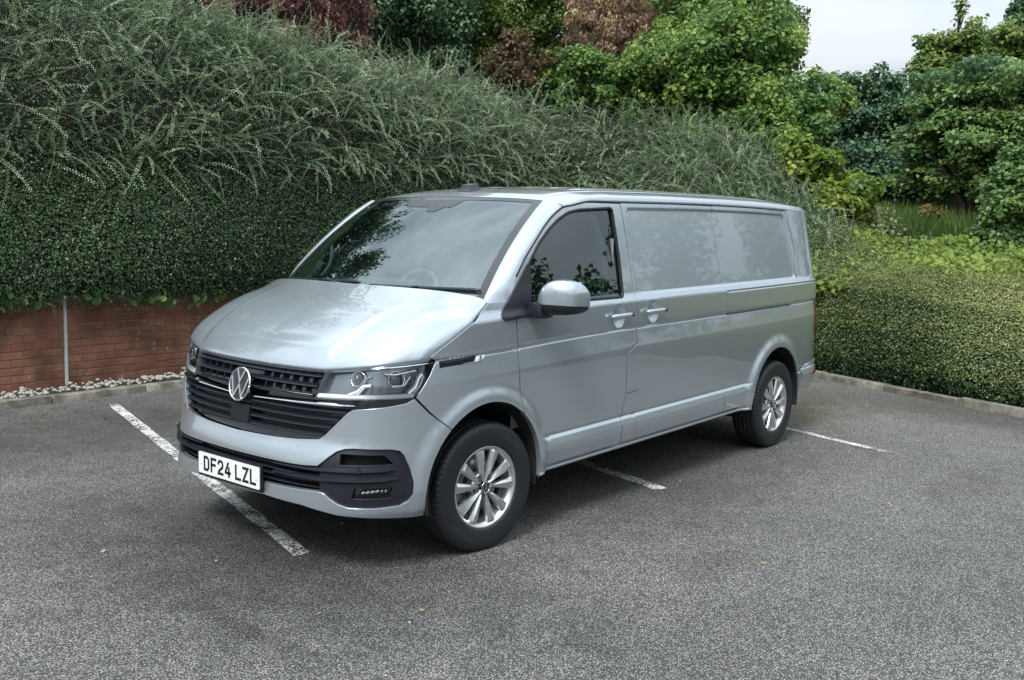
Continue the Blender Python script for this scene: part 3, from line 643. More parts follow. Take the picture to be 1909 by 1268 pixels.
# ------------------------------------------------------------------ side windows, mirrors, handles
for m in both:
    gl = panel('door_window', winhole, GLASS_S, doors[m], off=-.012, thick=.003, mirror=m)
    lp = np.array(densify(winhole,.02)); a = SW(lp[:,0],lp[:,1],-.004); n = len(lp); a = a*[1,-1,1] if m else a
    tube('window_seal', np.vstack([a,a[:1]]), .011, SEAL, doors[m], seg=6, ell=(1.0,1.0))
    # quarterlight bar / mirror sail
    sail = rounded([(1.668,1.228),(1.673,1.210),(1.692,1.200),(1.775,1.202),(1.898,1.213),(1.935,1.30),(1.952,1.40),(1.960,1.478),(1.944,1.484),(1.895,1.436),(1.815,1.358)],.012)
    mb = panel('mirror_sail', sail, BLACKP, doors[m], off=.010, thick=.02, mirror=m)
    sgn = -1 if not m else 1
    mir = bpy.data.objects.new('door_mirror', None); COL.objects.link(mir); mir.parent = van; mir.empty_display_size = .1
    mir.location = (.245+(.11 if m else 0), sgn*.955, 1.290)
    # housing: lofted rounded sections from the arm outwards (local o = outwards)
    def sect(oc, xf, xr, zt, zb, k=3.1, n=32):
        th = np.linspace(0,2*np.pi,n,endpoint=False); c, s = np.cos(th), np.sin(th); ex = 2/k
        X = (xf+xr)/2+(xr-xf)/2*np.sign(c)*np.abs(c)**ex; Z = (zt+zb)/2+(zt-zb)/2*np.sign(s)*np.abs(s)**ex
        return np.stack([X, np.full(n,sgn*oc), Z], -1)
    secs = [(.016,.060,.150,-.004,-.050),(.024,.045,.168,.040,-.062),(.042,.022,.180,.080,-.066),(.075,.004,.186,.112,-.068),(.118,-.004,.190,.123,-.068),(.162,-.002,.190,.122,-.066),(.200,.008,.188,.108,-.061),(.224,.026,.185,.084,-.052),(.236,.055,.180,.050,-.040)]
    R_ = np.array([sect(o_, xf+.0*o_, xr, zt, zb) for o_, xf, xr, zt, zb in secs]); R_[:,:,0] += (np.abs(R_[:,:,1])*.28)
    nS, nC = R_.shape[:2]; F = grid_faces(nS,nC,wrap_v=True)+[tuple(range(nC)),tuple((nS-1)*nC+k for k in reversed(range(nC)))]
    V = R_.reshape(-1,3)
    def half(name, up, mt):
        bm = bmesh.new(); bv = [bm.verts.new(p) for p in V]
        for f in F: bm.faces.new([bv[i] for i in f])
        z0 = -.004
        bmesh.ops.bisect_plane(bm, geom=bm.verts[:]+bm.edges[:]+bm.faces[:], plane_co=(0,0,z0+(-.002 if up else .002)), plane_no=(.06,0,1), clear_inner=up, clear_outer=not up)
        if not up: bmesh.ops.scale(bm, vec=(1.0,.985,1.0), verts=bm.verts)
        ob = bmobj(name, bm, mt, mir, auto=60); sb = ob.modifiers.new('s','SUBSURF'); sb.levels = 1; sb.render_levels = 1; return ob
    half('mirror_cap', True, PAINT); half('mirror_lower', False, BLACKP)
    bm = bmesh.new(); box_bm(bm, (.085,sgn*.022,-.045), (.12,.10,.085), bevel=.022); bmobj('mirror_arm', bm, BLACKP, mir, auto=50)
    bm = bmesh.new(); box_bm(bm, (.205,sgn*.115,.035), (.004,.165,.145), bevel=.0015); mg = bmobj('mirror_glass', bm, CHROME, mir, auto=50); mg.rotation_euler = (0,0,sgn*-.27*0)
    for (bu, bv), dd in zip(BOWLS, (doors[m], slides[m])):
        n = 26; uu = np.linspace(bu-.104,bu+.108,n); t = np.linspace(-1,1,n); off = .034-.016*np.abs(t)**4
        P = SW(np.full(n,bu),np.full(n,bv+.003)); 
        base = S(uu, np.full(n,bv+.003))*[1,-1,1]; nn = SN(np.full(n,2.3),np.full(n,bv)); P = base+nn*off[:,None]
        if m: P = P*[1,-1,1]
        rad = .0165*(1-.25*np.abs(t)**6); rad[[0,-1]] *= .5
        hd = tube('door_handle', P, rad, PAINT, dd, seg=14, ell=(.55,1.0) if False else (1.0,.62) if False else (.8,.95))
        bm = bmesh.new(); bmesh.ops.create_cone(bm, cap_ends=True, segments=16, radius1=.009, radius2=.009, depth=.004); lk = bmobj('key_lock', bm, SATIN, dd, auto=30)
        lk.location = P[-3]+np.array([0,(.018 if m else -.018),0]); lk.rotation_euler = (math.radians(90),0,0)
        for q in (0,-1):
            pass
# ------------------------------------------------------------------ wheels
def make_wheel(name):
    w = bpy.data.objects.new(name, None); COL.objects.link(w); w.parent = van; w.empty_display_size = .2
    Rt = .343; b = .1075
    prof = [(.212,-.088),(.218,-.100),(.232,-.104),(.250,-.1065),(.268,-.109),(.288,-.109),(.305,-.107),(.318,-.104),(.325,-.100),(.3275,-.0975),(.333,-.094),(.3385,-.086)]
    for gy in (-.052,-.018,.018,.052): prof += [(Rt-.0005,gy-.014),(Rt,gy-.0055),(Rt-.007,gy-.004),(Rt-.007,gy+.004),(Rt,gy+.0055)]
    prof += [(Rt-.001,.068),(.3385,.086),(.325,.100),(.30,.107),(.268,.109),(.235,.104),(.212,.090),(.205,.07),(.205,-.07)]
    prof = np.array(prof)
    def fn(r, y, i):
        k = (i % 4)
        q = r.copy(); sh = (np.abs(y) > .060)&(r > .322)
        q[sh] -= .0045*(k in (0,)) ; q[(np.abs(y) < .060)&(r > Rt-.002)] -= .002*(k == 2)
        # sidewall lettering band, raised in two arcs
        side = (y < -.104)&(r > .262)&(r < .306); a = (i/288.0*360)%180
        return q
    ty = lathe('tyre', prof, RUBBER, w, seg=288, closed=True, fn=fn)
    # raised sidewall marks
    for a0 in (35, 215):
        for q in range(9):
            a = math.radians(a0+q*4.6); rr = .278
            if q in (3,): continue
            bm = bmesh.new(); box_bm(bm, (0,0,0), (.013,.0022,.022)); o = bmobj('sidewall_letter', bm, simple('sidewall_letter',(.022,.024,.028),.45) if 'sidewall_letter' not in bpy.data.materials else bpy.data.materials['sidewall_letter'], ty, smooth=False)
            o.location = (rr*math.cos(a),-.1088,rr*math.sin(a)); o.rotation_euler = (0,-a+math.pi/2,0)
    # rim barrel and lip
    rim = lathe('rim', [(.196,.085),(.200,.06),(.186,.02),(.184,-.05),(.196,-.075),(.203,-.086),(.212,-.091),(.2175,-.0935),(.2175,-.0975),(.212,-.0985),(.206,-.095),(.200,-.088),(.194,-.082),(.190,-.070),(.180,-.045),(.178,.02),(.192,.085)], ALLOY, w, seg=96, closed=True)
    # ten spokes in five pairs
    for k in range(10):
        a = math.radians(90+18+36*(k//2)*2+(8.5 if k%2 else -8.5)*1.0+36*(0)+ (36 if False else 0)) if False else math.radians(85+72*(k//2)+(16.0 if k%2 else -16.0))
        ca, sa = math.cos(a), math.sin(a); skew = (.35 if k%2 else -.35)
        secs = []
        for r, wd, yo, th in ((.026,.016,-.078,.03),(.062,.026,-.083,.03),(.108,.040,-.088,.028),(.155,.052,-.091,.026),(.186,.060,-.0905,.024),(.1995,.064,-.087,.022)):
            off = skew*.020*(1-r/.2)*0
            c = np.array([r*ca-off*sa, yo, r*sa+off*ca]); tdir = np.array([-sa,0,ca]); rid = (-.17 if k%2 else .17)*wd
            secs.append([c+tdir*(-wd/2)+[0,.012,0], c+tdir*(-wd/2+.004)+[0,.001,0], c+tdir*rid+[0,-.0080,0], c+tdir*(wd/2-.004)+[0,.001,0], c+tdir*(wd/2)+[0,.012,0], c+tdir*(wd/2-.008)+[0,th+.012,0], c+tdir*(-wd/2+.008)+[0,th+.012,0]])
        V = np.array(secs).reshape(-1,3); bm = bmesh.new(); bv = [bm.verts.new(p) for p in V]
        for f in grid_faces(6,7,wrap_v=True)+[tuple(range(7)),tuple(35+q for q in reversed(range(7)))]: bm.faces.new([bv[i] for i in f])
        bmobj('spoke', bm, ALLOY, w, smooth=False)
    lathe('hub', [(.001,-.072),(.052,-.072),(.070,-.066),(.074,-.05),(.074,.0),(.001,.0)], ALLOY, w, seg=48)
    cap = emblem('hub_cap', .031, w, (0,-.089,0), (math.radians(90),0,0), depth=.016)
    for k in range(5):
        a = math.radians(85+36+72*k); c = (.058*math.cos(a),-.076,.058*math.sin(a))
        lathe_o = bmesh.new(); bmesh.ops.create_cone(lathe_o, cap_ends=True, segments=6, radius1=.0115, radius2=.0100, depth=.026); o = bmobj('wheel_bolt', lathe_o, STEEL, w, smooth=False); o.location = c; o.rotation_euler = (math.radians(90),0,0)
        th = np.linspace(0,2*np.pi,21); tube('bolt_seat', np.stack([c[0]+.0165*np.cos(th),np.full(21,-.080),c[2]+.0165*np.sin(th)],-1), .0032, ALLOYD, w, seg=6)
    lathe('brake_disc', [(.05,-.012),(.155,-.012),(.155,.014),(.05,.014)], STEEL, w, seg=48, closed=True)
    bm = bmesh.new(); box_bm(bm, (-.150,-.018,-.01), (.06,.05,.15), bevel=.012); bmobj('brake_caliper', bm, ALLOYD, w, auto=40)
    lathe('wheel_back', [(.001,.03),(.17,.03),(.17,.05),(.001,.05)], DARK, w, seg=32, closed=False)
    return w
def copy_tree(o, parent=None):
    c = o.copy(); COL.objects.link(c); c.parent = parent
    for ch in o.children: copy_tree(ch, c)
    return c
w0 = make_wheel('wheel')
wheels = [w0]+[copy_tree(w0, van) for _ in range(3)]
for w, (x, y, rz, ry) in zip(wheels, ((0,-.814,-.095,0),(3.4,-.814,0,.55),(0,.814,math.pi-.095,.3),(3.4,.814,math.pi,.9))):
    w.location = (x,y,.337); w.rotation_euler = (0,ry,rz)
# wheel housings, underbody
for cx, cz in ((FA[0]-1.6,.372),(RA[0]-1.6,.372)):
    for sgn in (-1,1):
        th = np.radians(np.linspace(-12,192,40)); rr = AR-.004
        P = np.array([[(cx+rr*math.cos(t),sgn*yy,cz+rr*math.sin(t)) for yy in (.955 if False else .938,.90,.75,.55)] for t in th])
        V = P.reshape(-1,3); F = grid_faces(40,4); k = len(V); V = np.vstack([V,[(cx,sgn*.55,cz)]]); F += [(i*4+3,(i+1)*4+3,k) for i in range(39)]
        mesh('wheel_housing', V, F, DARK, van, smooth=False)
bm = bmesh.new(); box_bm(bm, (1.7,0,.35), (4.9,1.06,.09), bevel=.02); box_bm(bm, (1.66,0,.37), (2.46,1.74,.06), bevel=.01); box_bm(bm, (-.60,0,.33), (.34,1.44,.06), bevel=.01); box_bm(bm, (4.02,0,.36), (.5,1.55,.10), bevel=.02)
bmobj('underbody', bm, DARK, van, auto=40)
for x in (0,3.4): tube('axle', np.array([(x,-.72,.33),(x,.72,.33)]), .045, BLACKP, van, seg=10)
# ------------------------------------------------------------------ cabin
bm = bmesh.new(); pts = []
prof = [(-.03,1.275),(.10,1.300),(.30,1.315),(.46,1.300),(.55,1.235),(.58,1.10),(.50,.80),(.45,.60)]
V = np.array([[(x,y,z-.015*(abs(y)/.8)**2) for x, z in prof] for y in np.linspace(-.80,.80,17)]).reshape(-1,3)
mesh('dashboard', V, grid_faces(17,len(prof)), TRIMD, van)
bm = bmesh.new(); box_bm(bm, (.47,.36,1.31), (.22,.42,.06), bevel=.025); bmobj('instrument_hood', bm, TRIMD, van, auto=40)
th = np.linspace(0,2*np.pi,41); Rm = Matrix.Rotation(math.radians(-62),3,'Y'); sw = np.array([Rm @ Vector((.185*math.cos(t),.185*math.sin(t),0)) for t in th])+[.72,.37,1.22]
st = tube('steering_wheel', sw, .016, TRIMD, van, seg=8); bm = bmesh.new(); box_bm(bm, (.72,.37,1.22), (.05,.30,.07), rot=None, bevel=.015); bmobj('steering_hub', bm, TRIMD, st, auto=40)
def seat(y, wd=.46):
    bm = bmesh.new(); box_bm(bm, (0,0,0), (.50,wd,.16), bevel=.05); s = bmobj('seat', bm, SEATM, van, auto=60); s.location = (.98,y,.82)
    bm = bmesh.new(); box_bm(bm, (.26,0,.38), (.15,wd,.66), rot=Matrix.Rotation(math.radians(12),3,'Y'), bevel=.05); bmobj('backrest', bm, SEATM, s, auto=60)
    for dy in ((0,) if wd < .6 else (-.22,.22)):
        bm = bmesh.new(); box_bm(bm, (.36,dy,.80), (.09,.25,.19), rot=None, bevel=.04); bmobj('headrest', bm, SEATM, s, auto=60)
seat(.40); seat(-.36,.80)
bm = bmesh.new(); box_bm(bm, (1.50,0,1.15), (.03,1.70,1.42), bevel=.004)
for v in bm.verts:
    if v.co.z > 1.25: v.co.y *= .895
bulk = bmobj('bulkhead', bm, simple('bulkhead',(.07,.075,.08),.7), van, auto=40)
for sgn in (-1,1):
    tube('pillar_trim', np.array([(1.215,sgn*.83,.95),(1.20,sgn*.825,1.25),(1.17,sgn*.785,1.50),(1.13,sgn*.735,1.72),(1.06,sgn*.68,1.81)]), np.array([.05,.045,.036,.032,.03]), TRIMG, van, seg=10, ell=(1.0,.8))
    tube('seat_belt', np.array([(1.17,sgn*.84,1.62),(1.16,sgn*.85,1.25),(1.15,sgn*.80,.80)]), .022, TRIMD, van, seg=6, ell=(1,.1))
    mesh('door_card', [(0.24,sgn*.86,.60),(1.20,sgn*.86,.60),(1.20,sgn*.865,1.245),(0.24,sgn*.865,1.225)], [(0,1,2,3)], TRIMD, van, smooth=False)
A2, B2 = np.meshgrid(np.linspace(U0,2.95,8), np.linspace(.10,1,12), indexing='ij'); HL = roof_uv(A2,B2)-[0,0,.035]; V = np.vstack([HL.reshape(-1,3),(HL*[1,-1,1]).reshape(-1,3)]); f1 = grid_faces(8,12)
mesh('headlining', V, f1+[tuple(i+96 for i in f) for f in f1], TRIMG, van)
bm = bmesh.new(); box_bm(bm, (.62,0,1.745), (.03,.24,.07), bevel=.012); bmobj('interior_mirror', bm, TRIMD, van, auto=40)
mesh('cabin_floor', [(-.1,-.85,.55),(1.5,-.85,.55),(1.5,.85,.55),(-.1,.85,.55)], [(0,1,2,3)], TRIMD, van, smooth=False)
# ------------------------------------------------------------------ ground, kerbs, wall
def nodes(t, *names): return [t.nodes.new(n) for n in names]
def asphalt_mat(name, paint=False):
    m, t, b, o = mat(name); lk = t.links.new
    tc, vo, n1, n2, n3 = nodes(t,'ShaderNodeTexCoord','ShaderNodeTexVoronoi','ShaderNodeTexNoise','ShaderNodeTexNoise','ShaderNodeTexNoise')
    vo.inputs['Scale'].default_value = 155; n1.inputs['Scale'].default_value = .55; n1.inputs['Detail'].default_value = 6; n1.inputs['Roughness'].default_value=.6
    n2.inputs['Scale'].default_value = 55; n2.inputs['Detail'].default_value = 5; n2.inputs['Roughness'].default_value=.7; n3.inputs['Scale'].default_value = 4.0; n3.inputs['Detail'].default_value = 8; n3.inputs['Roughness'].default_value=.7
    for n in (vo,n1,n2,n3): lk(tc.outputs['Object'], n.inputs['Vector'])
    # stone chips: each cell its own grey
    sx = t.nodes.new('ShaderNodeSeparateColor'); lk(vo.outputs['Color'], sx.inputs[0])
    r = t.nodes.new('ShaderNodeValToRGB'); e = r.color_ramp.elements; e[0].position=.0; e[0].color=(.045,.045,.045,1); e[1].position=1; e[1].color=(.60,.58,.545,1)
    for p, c in ((.30,(.155,.151,.143,1)),(.62,(.32,.311,.292,1)),(.86,(.46,.446,.418,1))):
        q = r.color_ramp.elements.new(p); q.color = c
    lk(sx.outputs[0], r.inputs['Fac'])
    # bitumen between the chips
    vd = t.nodes.new('ShaderNodeMapRange'); vd.inputs['From Min'].default_value=.30; vd.inputs['From Max'].default_value=.62; vd.clamp=True; lk(vo.outputs['Distance'], vd.inputs['Value'])
    mx = t.nodes.new('ShaderNodeMix'); mx.data_type='RGBA'; mx.inputs['B'].default_value=(.055,.055,.056,1); lk(vd.outputs[0], mx.inputs['Factor']); lk(r.outputs[0], mx.inputs['A'])
    # broad wear: darker, smoother patches and mossy tint
    pr = t.nodes.new('ShaderNodeValToRGB'); pr.color_ramp.elements[0].position=.36; pr.color_ramp.elements[0].color=(.66,.66,.66,1); pr.color_ramp.elements[1].position=.58; pr.color_ramp.elements[1].color=(1.0,.995,.985,1)
    ad = t.nodes.new('ShaderNodeMath'); ad.operation='MULTIPLY_ADD'; ad.inputs[1].default_value=.35; lk(n3.outputs['Fac'], ad.inputs[0]); 
    sb = t.nodes.new('ShaderNodeMath'); sb.operation='MULTIPLY_ADD'; sb.inputs[1].default_value=.65; sb.inputs[2].default_value=0.0; lk(n1.outputs['Fac'], sb.inputs[0]); lk(sb.outputs[0], ad.inputs[2]); lk(ad.outputs[0], pr.inputs['Fac'])
    mu = t.nodes.new('ShaderNodeMix'); mu.data_type='RGBA'; mu.blend_type='MULTIPLY'; mu.inputs['Factor'].default_value=1; lk(mx.outputs['Result'], mu.inputs['A']); lk(pr.outputs[0], mu.inputs['B'])
    # dark patches around the van and moss stains with a place of their own
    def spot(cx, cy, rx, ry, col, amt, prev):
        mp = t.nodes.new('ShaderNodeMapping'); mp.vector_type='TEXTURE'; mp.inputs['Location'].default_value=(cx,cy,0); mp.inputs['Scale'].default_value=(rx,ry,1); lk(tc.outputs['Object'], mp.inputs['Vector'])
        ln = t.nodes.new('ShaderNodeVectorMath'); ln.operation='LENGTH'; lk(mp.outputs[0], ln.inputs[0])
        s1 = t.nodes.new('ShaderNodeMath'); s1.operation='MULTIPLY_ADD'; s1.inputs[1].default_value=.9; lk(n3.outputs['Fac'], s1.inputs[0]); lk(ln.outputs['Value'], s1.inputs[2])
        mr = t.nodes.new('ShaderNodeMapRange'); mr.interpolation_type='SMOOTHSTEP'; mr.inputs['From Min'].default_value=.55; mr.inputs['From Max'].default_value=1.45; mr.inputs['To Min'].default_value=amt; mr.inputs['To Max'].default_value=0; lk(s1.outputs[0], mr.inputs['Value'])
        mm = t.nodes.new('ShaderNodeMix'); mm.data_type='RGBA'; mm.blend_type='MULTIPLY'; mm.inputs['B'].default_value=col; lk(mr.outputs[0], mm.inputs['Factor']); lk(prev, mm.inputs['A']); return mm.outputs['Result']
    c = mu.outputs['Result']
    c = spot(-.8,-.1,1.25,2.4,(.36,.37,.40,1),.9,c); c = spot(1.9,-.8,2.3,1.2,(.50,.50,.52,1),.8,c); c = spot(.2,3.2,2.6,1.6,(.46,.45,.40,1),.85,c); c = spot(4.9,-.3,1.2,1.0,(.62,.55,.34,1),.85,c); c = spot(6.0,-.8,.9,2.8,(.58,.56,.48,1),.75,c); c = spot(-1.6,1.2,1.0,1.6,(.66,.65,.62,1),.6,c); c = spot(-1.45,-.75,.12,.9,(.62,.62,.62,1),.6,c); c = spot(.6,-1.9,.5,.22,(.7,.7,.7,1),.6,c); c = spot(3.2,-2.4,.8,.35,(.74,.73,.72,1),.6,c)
    if paint:
        wr = t.nodes.new('ShaderNodeMath'); wr.operation='MULTIPLY_ADD'; wr.inputs[1].default_value=1.0; lk(n2.outputs['Fac'], wr.inputs[0]); 
        w2 = t.nodes.new('ShaderNodeMath'); w2.operation='MULTIPLY_ADD'; w2.inputs[1].default_value=.75; w2.inputs[2].default_value=-.42; lk(n3.outputs['Fac'], w2.inputs[0]); lk(w2.outputs[0], wr.inputs[2])
        ge = t.nodes.new('ShaderNodeMapRange'); ge.inputs['From Min'].default_value=.39; ge.inputs['From Max'].default_value=.52; lk(wr.outputs[0], ge.inputs['Value'])
        mp_ = t.nodes.new('ShaderNodeMix'); mp_.data_type='RGBA'; mp_.inputs['B'].default_value=(.70,.69,.66,1); lk(ge.outputs[0], mp_.inputs['Factor']); lk(c, mp_.inputs['A']); c = mp_.outputs['Result']
    lk(c, b.inputs['Base Color']); b.inputs['Roughness'].default_value=.78; b.inputs['Specular IOR Level'].default_value=.35
    bp = t.nodes.new('ShaderNodeBump'); bp.inputs['Strength'].default_value=.75; bp.inputs['Distance'].default_value=.006; 
    hm = t.nodes.new('ShaderNodeMath'); hm.operation='SUBTRACT'; lk(sx.outputs[1], hm.inputs[0]); lk(vo.outputs['Distance'], hm.inputs[1]); lk(hm.outputs[0], bp.inputs['Height']); lk(bp.outputs[0], b.inputs['Normal'])
    return m
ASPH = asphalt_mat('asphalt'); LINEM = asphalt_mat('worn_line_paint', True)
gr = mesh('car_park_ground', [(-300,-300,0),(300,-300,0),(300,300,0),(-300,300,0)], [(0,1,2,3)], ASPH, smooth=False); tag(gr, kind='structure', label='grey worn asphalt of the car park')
def line_mark(a, b, w=.10):
    a = np.array(a,float); b = np.array(b,float); d = (b-a)/np.linalg.norm(b-a); n = np.array([-d[1],d[0]]); k = 24
    V = []; 
    for i in range(k+1):
        p = a+(b-a)*i/k; j = .008*np.array([math.sin(i*2.3),math.cos(i*1.7)])
        V += [(*(p+n*(w/2)+j*.5),.004),(*(p-n*(w/2)+j[::-1]*.5),.004)]
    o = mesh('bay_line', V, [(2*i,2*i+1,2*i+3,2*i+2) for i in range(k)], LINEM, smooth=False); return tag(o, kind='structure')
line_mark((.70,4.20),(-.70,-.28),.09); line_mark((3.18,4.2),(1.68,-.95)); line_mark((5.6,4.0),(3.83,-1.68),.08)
# kerbs
STONEK = simple('kerb_concrete', (.20,.19,.165), .9, bump=(30,.6,.006))
def kerb_mat():
    m, t, b, o = mat('kerb_stone'); lk = t.links.new; tc, n1, n2 = nodes(t,'ShaderNodeTexCoord','ShaderNodeTexNoise','ShaderNodeTexNoise')
    n1.inputs['Scale'].default_value=6; n1.inputs['Detail'].default_value=8; n1.inputs['Roughness'].default_value=.7; n2.inputs['Scale'].default_value=120; n2.inputs['Detail'].default_value=3
    oi = t.nodes.new('ShaderNodeObjectInfo'); va = t.nodes.new('ShaderNodeVectorMath'); va.operation='ADD'; lk(tc.outputs['Object'], va.inputs[0]); lk(oi.outputs['Location'], va.inputs[1])
    for n in (n1,n2): lk(va.outputs[0], n.inputs['Vector'])
    r = t.nodes.new('ShaderNodeValToRGB'); e = r.color_ramp.elements; e[0].position=.32; e[0].color=(.055,.060,.035,1); e[1].position=.68; e[1].color=(.30,.285,.245,1); q = e.new(.5); q.color=(.16,.15,.12,1)
    lk(n1.outputs['Fac'], r.inputs['Fac']); lk(r.outputs[0], b.inputs['Base Color']); b.inputs['Roughness'].default_value=.92
    bp = t.nodes.new('ShaderNodeBump'); bp.inputs['Strength'].default_value=.6; bp.inputs['Distance'].default_value=.004; lk(n2.outputs['Fac'], bp.inputs['Height']); lk(bp.outputs[0], b.inputs['Normal']); return m
KERBM = kerb_mat()
RK_D = np.array([.358,.934]); RK_P = np.array([7.11,.31])
def kerb(name, label, p0, p1, n, back):
    p0 = np.array(p0,float); p1 = np.array(p1,float); L = np.linalg.norm(p1-p0)/n; d = (p1-p0)/np.linalg.norm(p1-p0)
    k = thing(name, label, 'kerb', (p0[0],p0[1],0))
    me = None
    for i in range(n):
        if me is None or True:
            bm = bmesh.new(); box_bm(bm, (0,0,0), (L-.012,.125,.20), bevel=.014)
            for v in bm.verts: v.co += Vector((random.uniform(-1,1),random.uniform(-1,1),random.uniform(-1,1)))*.004
            o = bmobj('kerb_stone', bm, KERBM, k, auto=40)
        c = d*(i+.5)*L+np.array(back)*.0625; o.location = (c[0],c[1],-.032+random.uniform(-.008,.008)); o.rotation_euler = (0,random.uniform(-.004,.004),math.atan2(d[1],d[0])+random.uniform(-.006,.006))
    return k
kerb('kerb', 'low mossy kerb of concrete stones below the brick wall', (-7.0,4.60), (8.6,4.60), 17, (0,1))
pa = RK_P+RK_D*4.3; pb = RK_P-RK_D*8.0
kerb('kerb', 'low mossy kerb of concrete stones running below the right hedge', pa, pb, 14, (RK_D[1],-RK_D[0]))
# soil / terrain bank behind the kerbs
SOIL = simple('soil', (.035,.028,.020), .95, bump=(20,.8,.02))
BANK = simple('bank_soil', (.030,.034,.018), .95, bump=(8,.8,.05))
sb = mesh('planting_soil', [(-9,4.71,.050),(9.2,4.71,.050),(9.2,5.20,.050),(-9,5.20,.050)], [(0,1,2,3)], SOIL, smooth=False); tag(sb, kind='structure')
# brick wall
def brick_mat():
    m, t, b, o = mat('red_brick'); lk = t.links.new; tc, n1, n2, n3 = nodes(t,'ShaderNodeTexCoord','ShaderNodeTexNoise','ShaderNodeTexNoise','ShaderNodeTexNoise'); oi = t.nodes.new('ShaderNodeObjectInfo')
    va = t.nodes.new('ShaderNodeVectorMath'); va.operation='ADD'; lk(tc.outputs['Object'], va.inputs[0]); lk(oi.outputs['Location'], va.inputs[1])
    for n, s in ((n1,3.2),(n2,60),(n3,11)): n.inputs['Scale'].default_value=s; n.inputs['Detail'].default_value=6; n.inputs['Roughness'].default_value=.65; lk(va.outputs[0], n.inputs['Vector'])
    r = t.nodes.new('ShaderNodeValToRGB'); e = r.color_ramp.elements; e[0].position=0; e[0].color=(.235,.088,.060,1); e[1].position=1; e[1].color=(.265,.132,.088,1)
    for p, c in ((.35,(.230,.104,.069,1)),(.7,(.255,.120,.079,1))): q=e.new(p); q.color=c
    lk(oi.outputs['Random'], r.inputs['Fac'])
    gt = t.nodes.new('ShaderNodeValToRGB'); gt.color_ramp.elements[0].position=.36; gt.color_ramp.elements[0].color=(.46,.43,.36,1); gt.color_ramp.elements[1].position=.62; gt.color_ramp.elements[1].color=(1.1,1.05,1.0,1); lk(n1.outputs['Fac'], gt.inputs['Fac'])
    mu = t.nodes.new('ShaderNodeMix'); mu.data_type='RGBA'; mu.blend_type='MULTIPLY'; mu.inputs['Factor'].default_value=1; lk(r.outputs[0], mu.inputs['A']); lk(gt.outputs[0], mu.inputs['B'])
    ef = t.nodes.new('ShaderNodeMapRange'); ef.inputs['From Min'].default_value=.62; ef.inputs['From Max'].default_value=.74; ef.inputs['To Max'].default_value=.7; lk(n3.outputs['Fac'], ef.inputs['Value'])
    m2 = t.nodes.new('ShaderNodeMix'); m2.data_type='RGBA'; m2.inputs['B'].default_value=(.50,.44,.38,1); lk(ef.outputs[0], m2.inputs['Factor']); lk(mu.outputs['Result'], m2.inputs['A'])
    lk(m2.outputs['Result'], b.inputs['Base Color']); b.inputs['Roughness'].default_value=.9
    bp = t.nodes.new('ShaderNodeBump'); bp.inputs['Strength'].default_value=.5; bp.inputs['Distance'].default_value=.003; lk(n2.outputs['Fac'], bp.inputs['Height']); lk(bp.outputs[0], b.inputs['Normal']); return m
BRICK = brick_mat(); MORTAR = simple('mortar', (.185,.130,.098), .95, bump=(80,.5,.003))
WY = 5.20
wall = thing('brick_wall', 'low red brick retaining wall under the hedge at the left', 'wall', (0,WY,0))
bm = bmesh.new(); box_bm(bm, (0.5,.106,.45), (17,.22,.98)); bmobj('mortar_bed', bm, MORTAR, wall, smooth=False)
bme = []
for q in range(5):
    bm = bmesh.new(); box_bm(bm, (0,0,0), (.2165,.05,.0655), bevel=.004)
    for v in bm.verts: v.co += Vector((random.uniform(-1,1)*.0015,random.uniform(-1,1)*.0012,random.uniform(-1,1)*.0015))
    me = bpy.data.meshes.new('brick'); bm.to_mesh(me); bm.free(); me.materials.append(BRICK); me.polygons.foreach_set('use_smooth', np.zeros(len(me.polygons),dtype=bool)); bme.append(me)
nb = 0
for row in range(12):
    z = .045+row*.0745+.035
    for i in range(-10,14):
        x = i*.226+(.113 if row%2 else 0)+.02
        if abs(x-.762) < .125:
            continue
        o = bpy.data.objects.new('brick', bme[(row*7+i*3)%5]); COL.objects.link(o); o.parent = wall; nb += 1
        o.location = (x+random.uniform(-.002,.002), .0065+random.uniform(-.002,.002)+.008, z+random.uniform(-.0015,.0015)); o.rotation_euler = (0,random.uniform(-.004,.004),random.uniform(-.006,.006))
    for sg in (-1,1):                       # cut bricks beside the movement joint
        x0 = .762+sg*.0215
        xs = [i*.226+(.113 if row%2 else 0)+.02 for i in range(-10,14)]; near = [x for x in xs if abs(x-.762) >= .125 and (x-.762)*sg > 0]
        e = (min(near) if sg > 0 else max(near))-sg*.118
        if (e-x0)*sg > .02:
            bm = bmesh.new(); box_bm(bm, (0,0,0), (abs(e-x0),.05,.0655), bevel=.004); o = bmobj('brick', bm, BRICK, wall, smooth=False); o.location = ((e+x0)/2,.0145,z)
bm = bmesh.new(); box_bm(bm, (.762,.002,.47), (.030,.05,.90), bevel=.006)
for v in bm.verts: v.co.x += .004*math.sin(v.co.z*9)
bmobj('movement_joint', bm, simple('joint_sealant',(.46,.47,.46),.85,bump=(60,.6,.004)), wall, smooth=False)
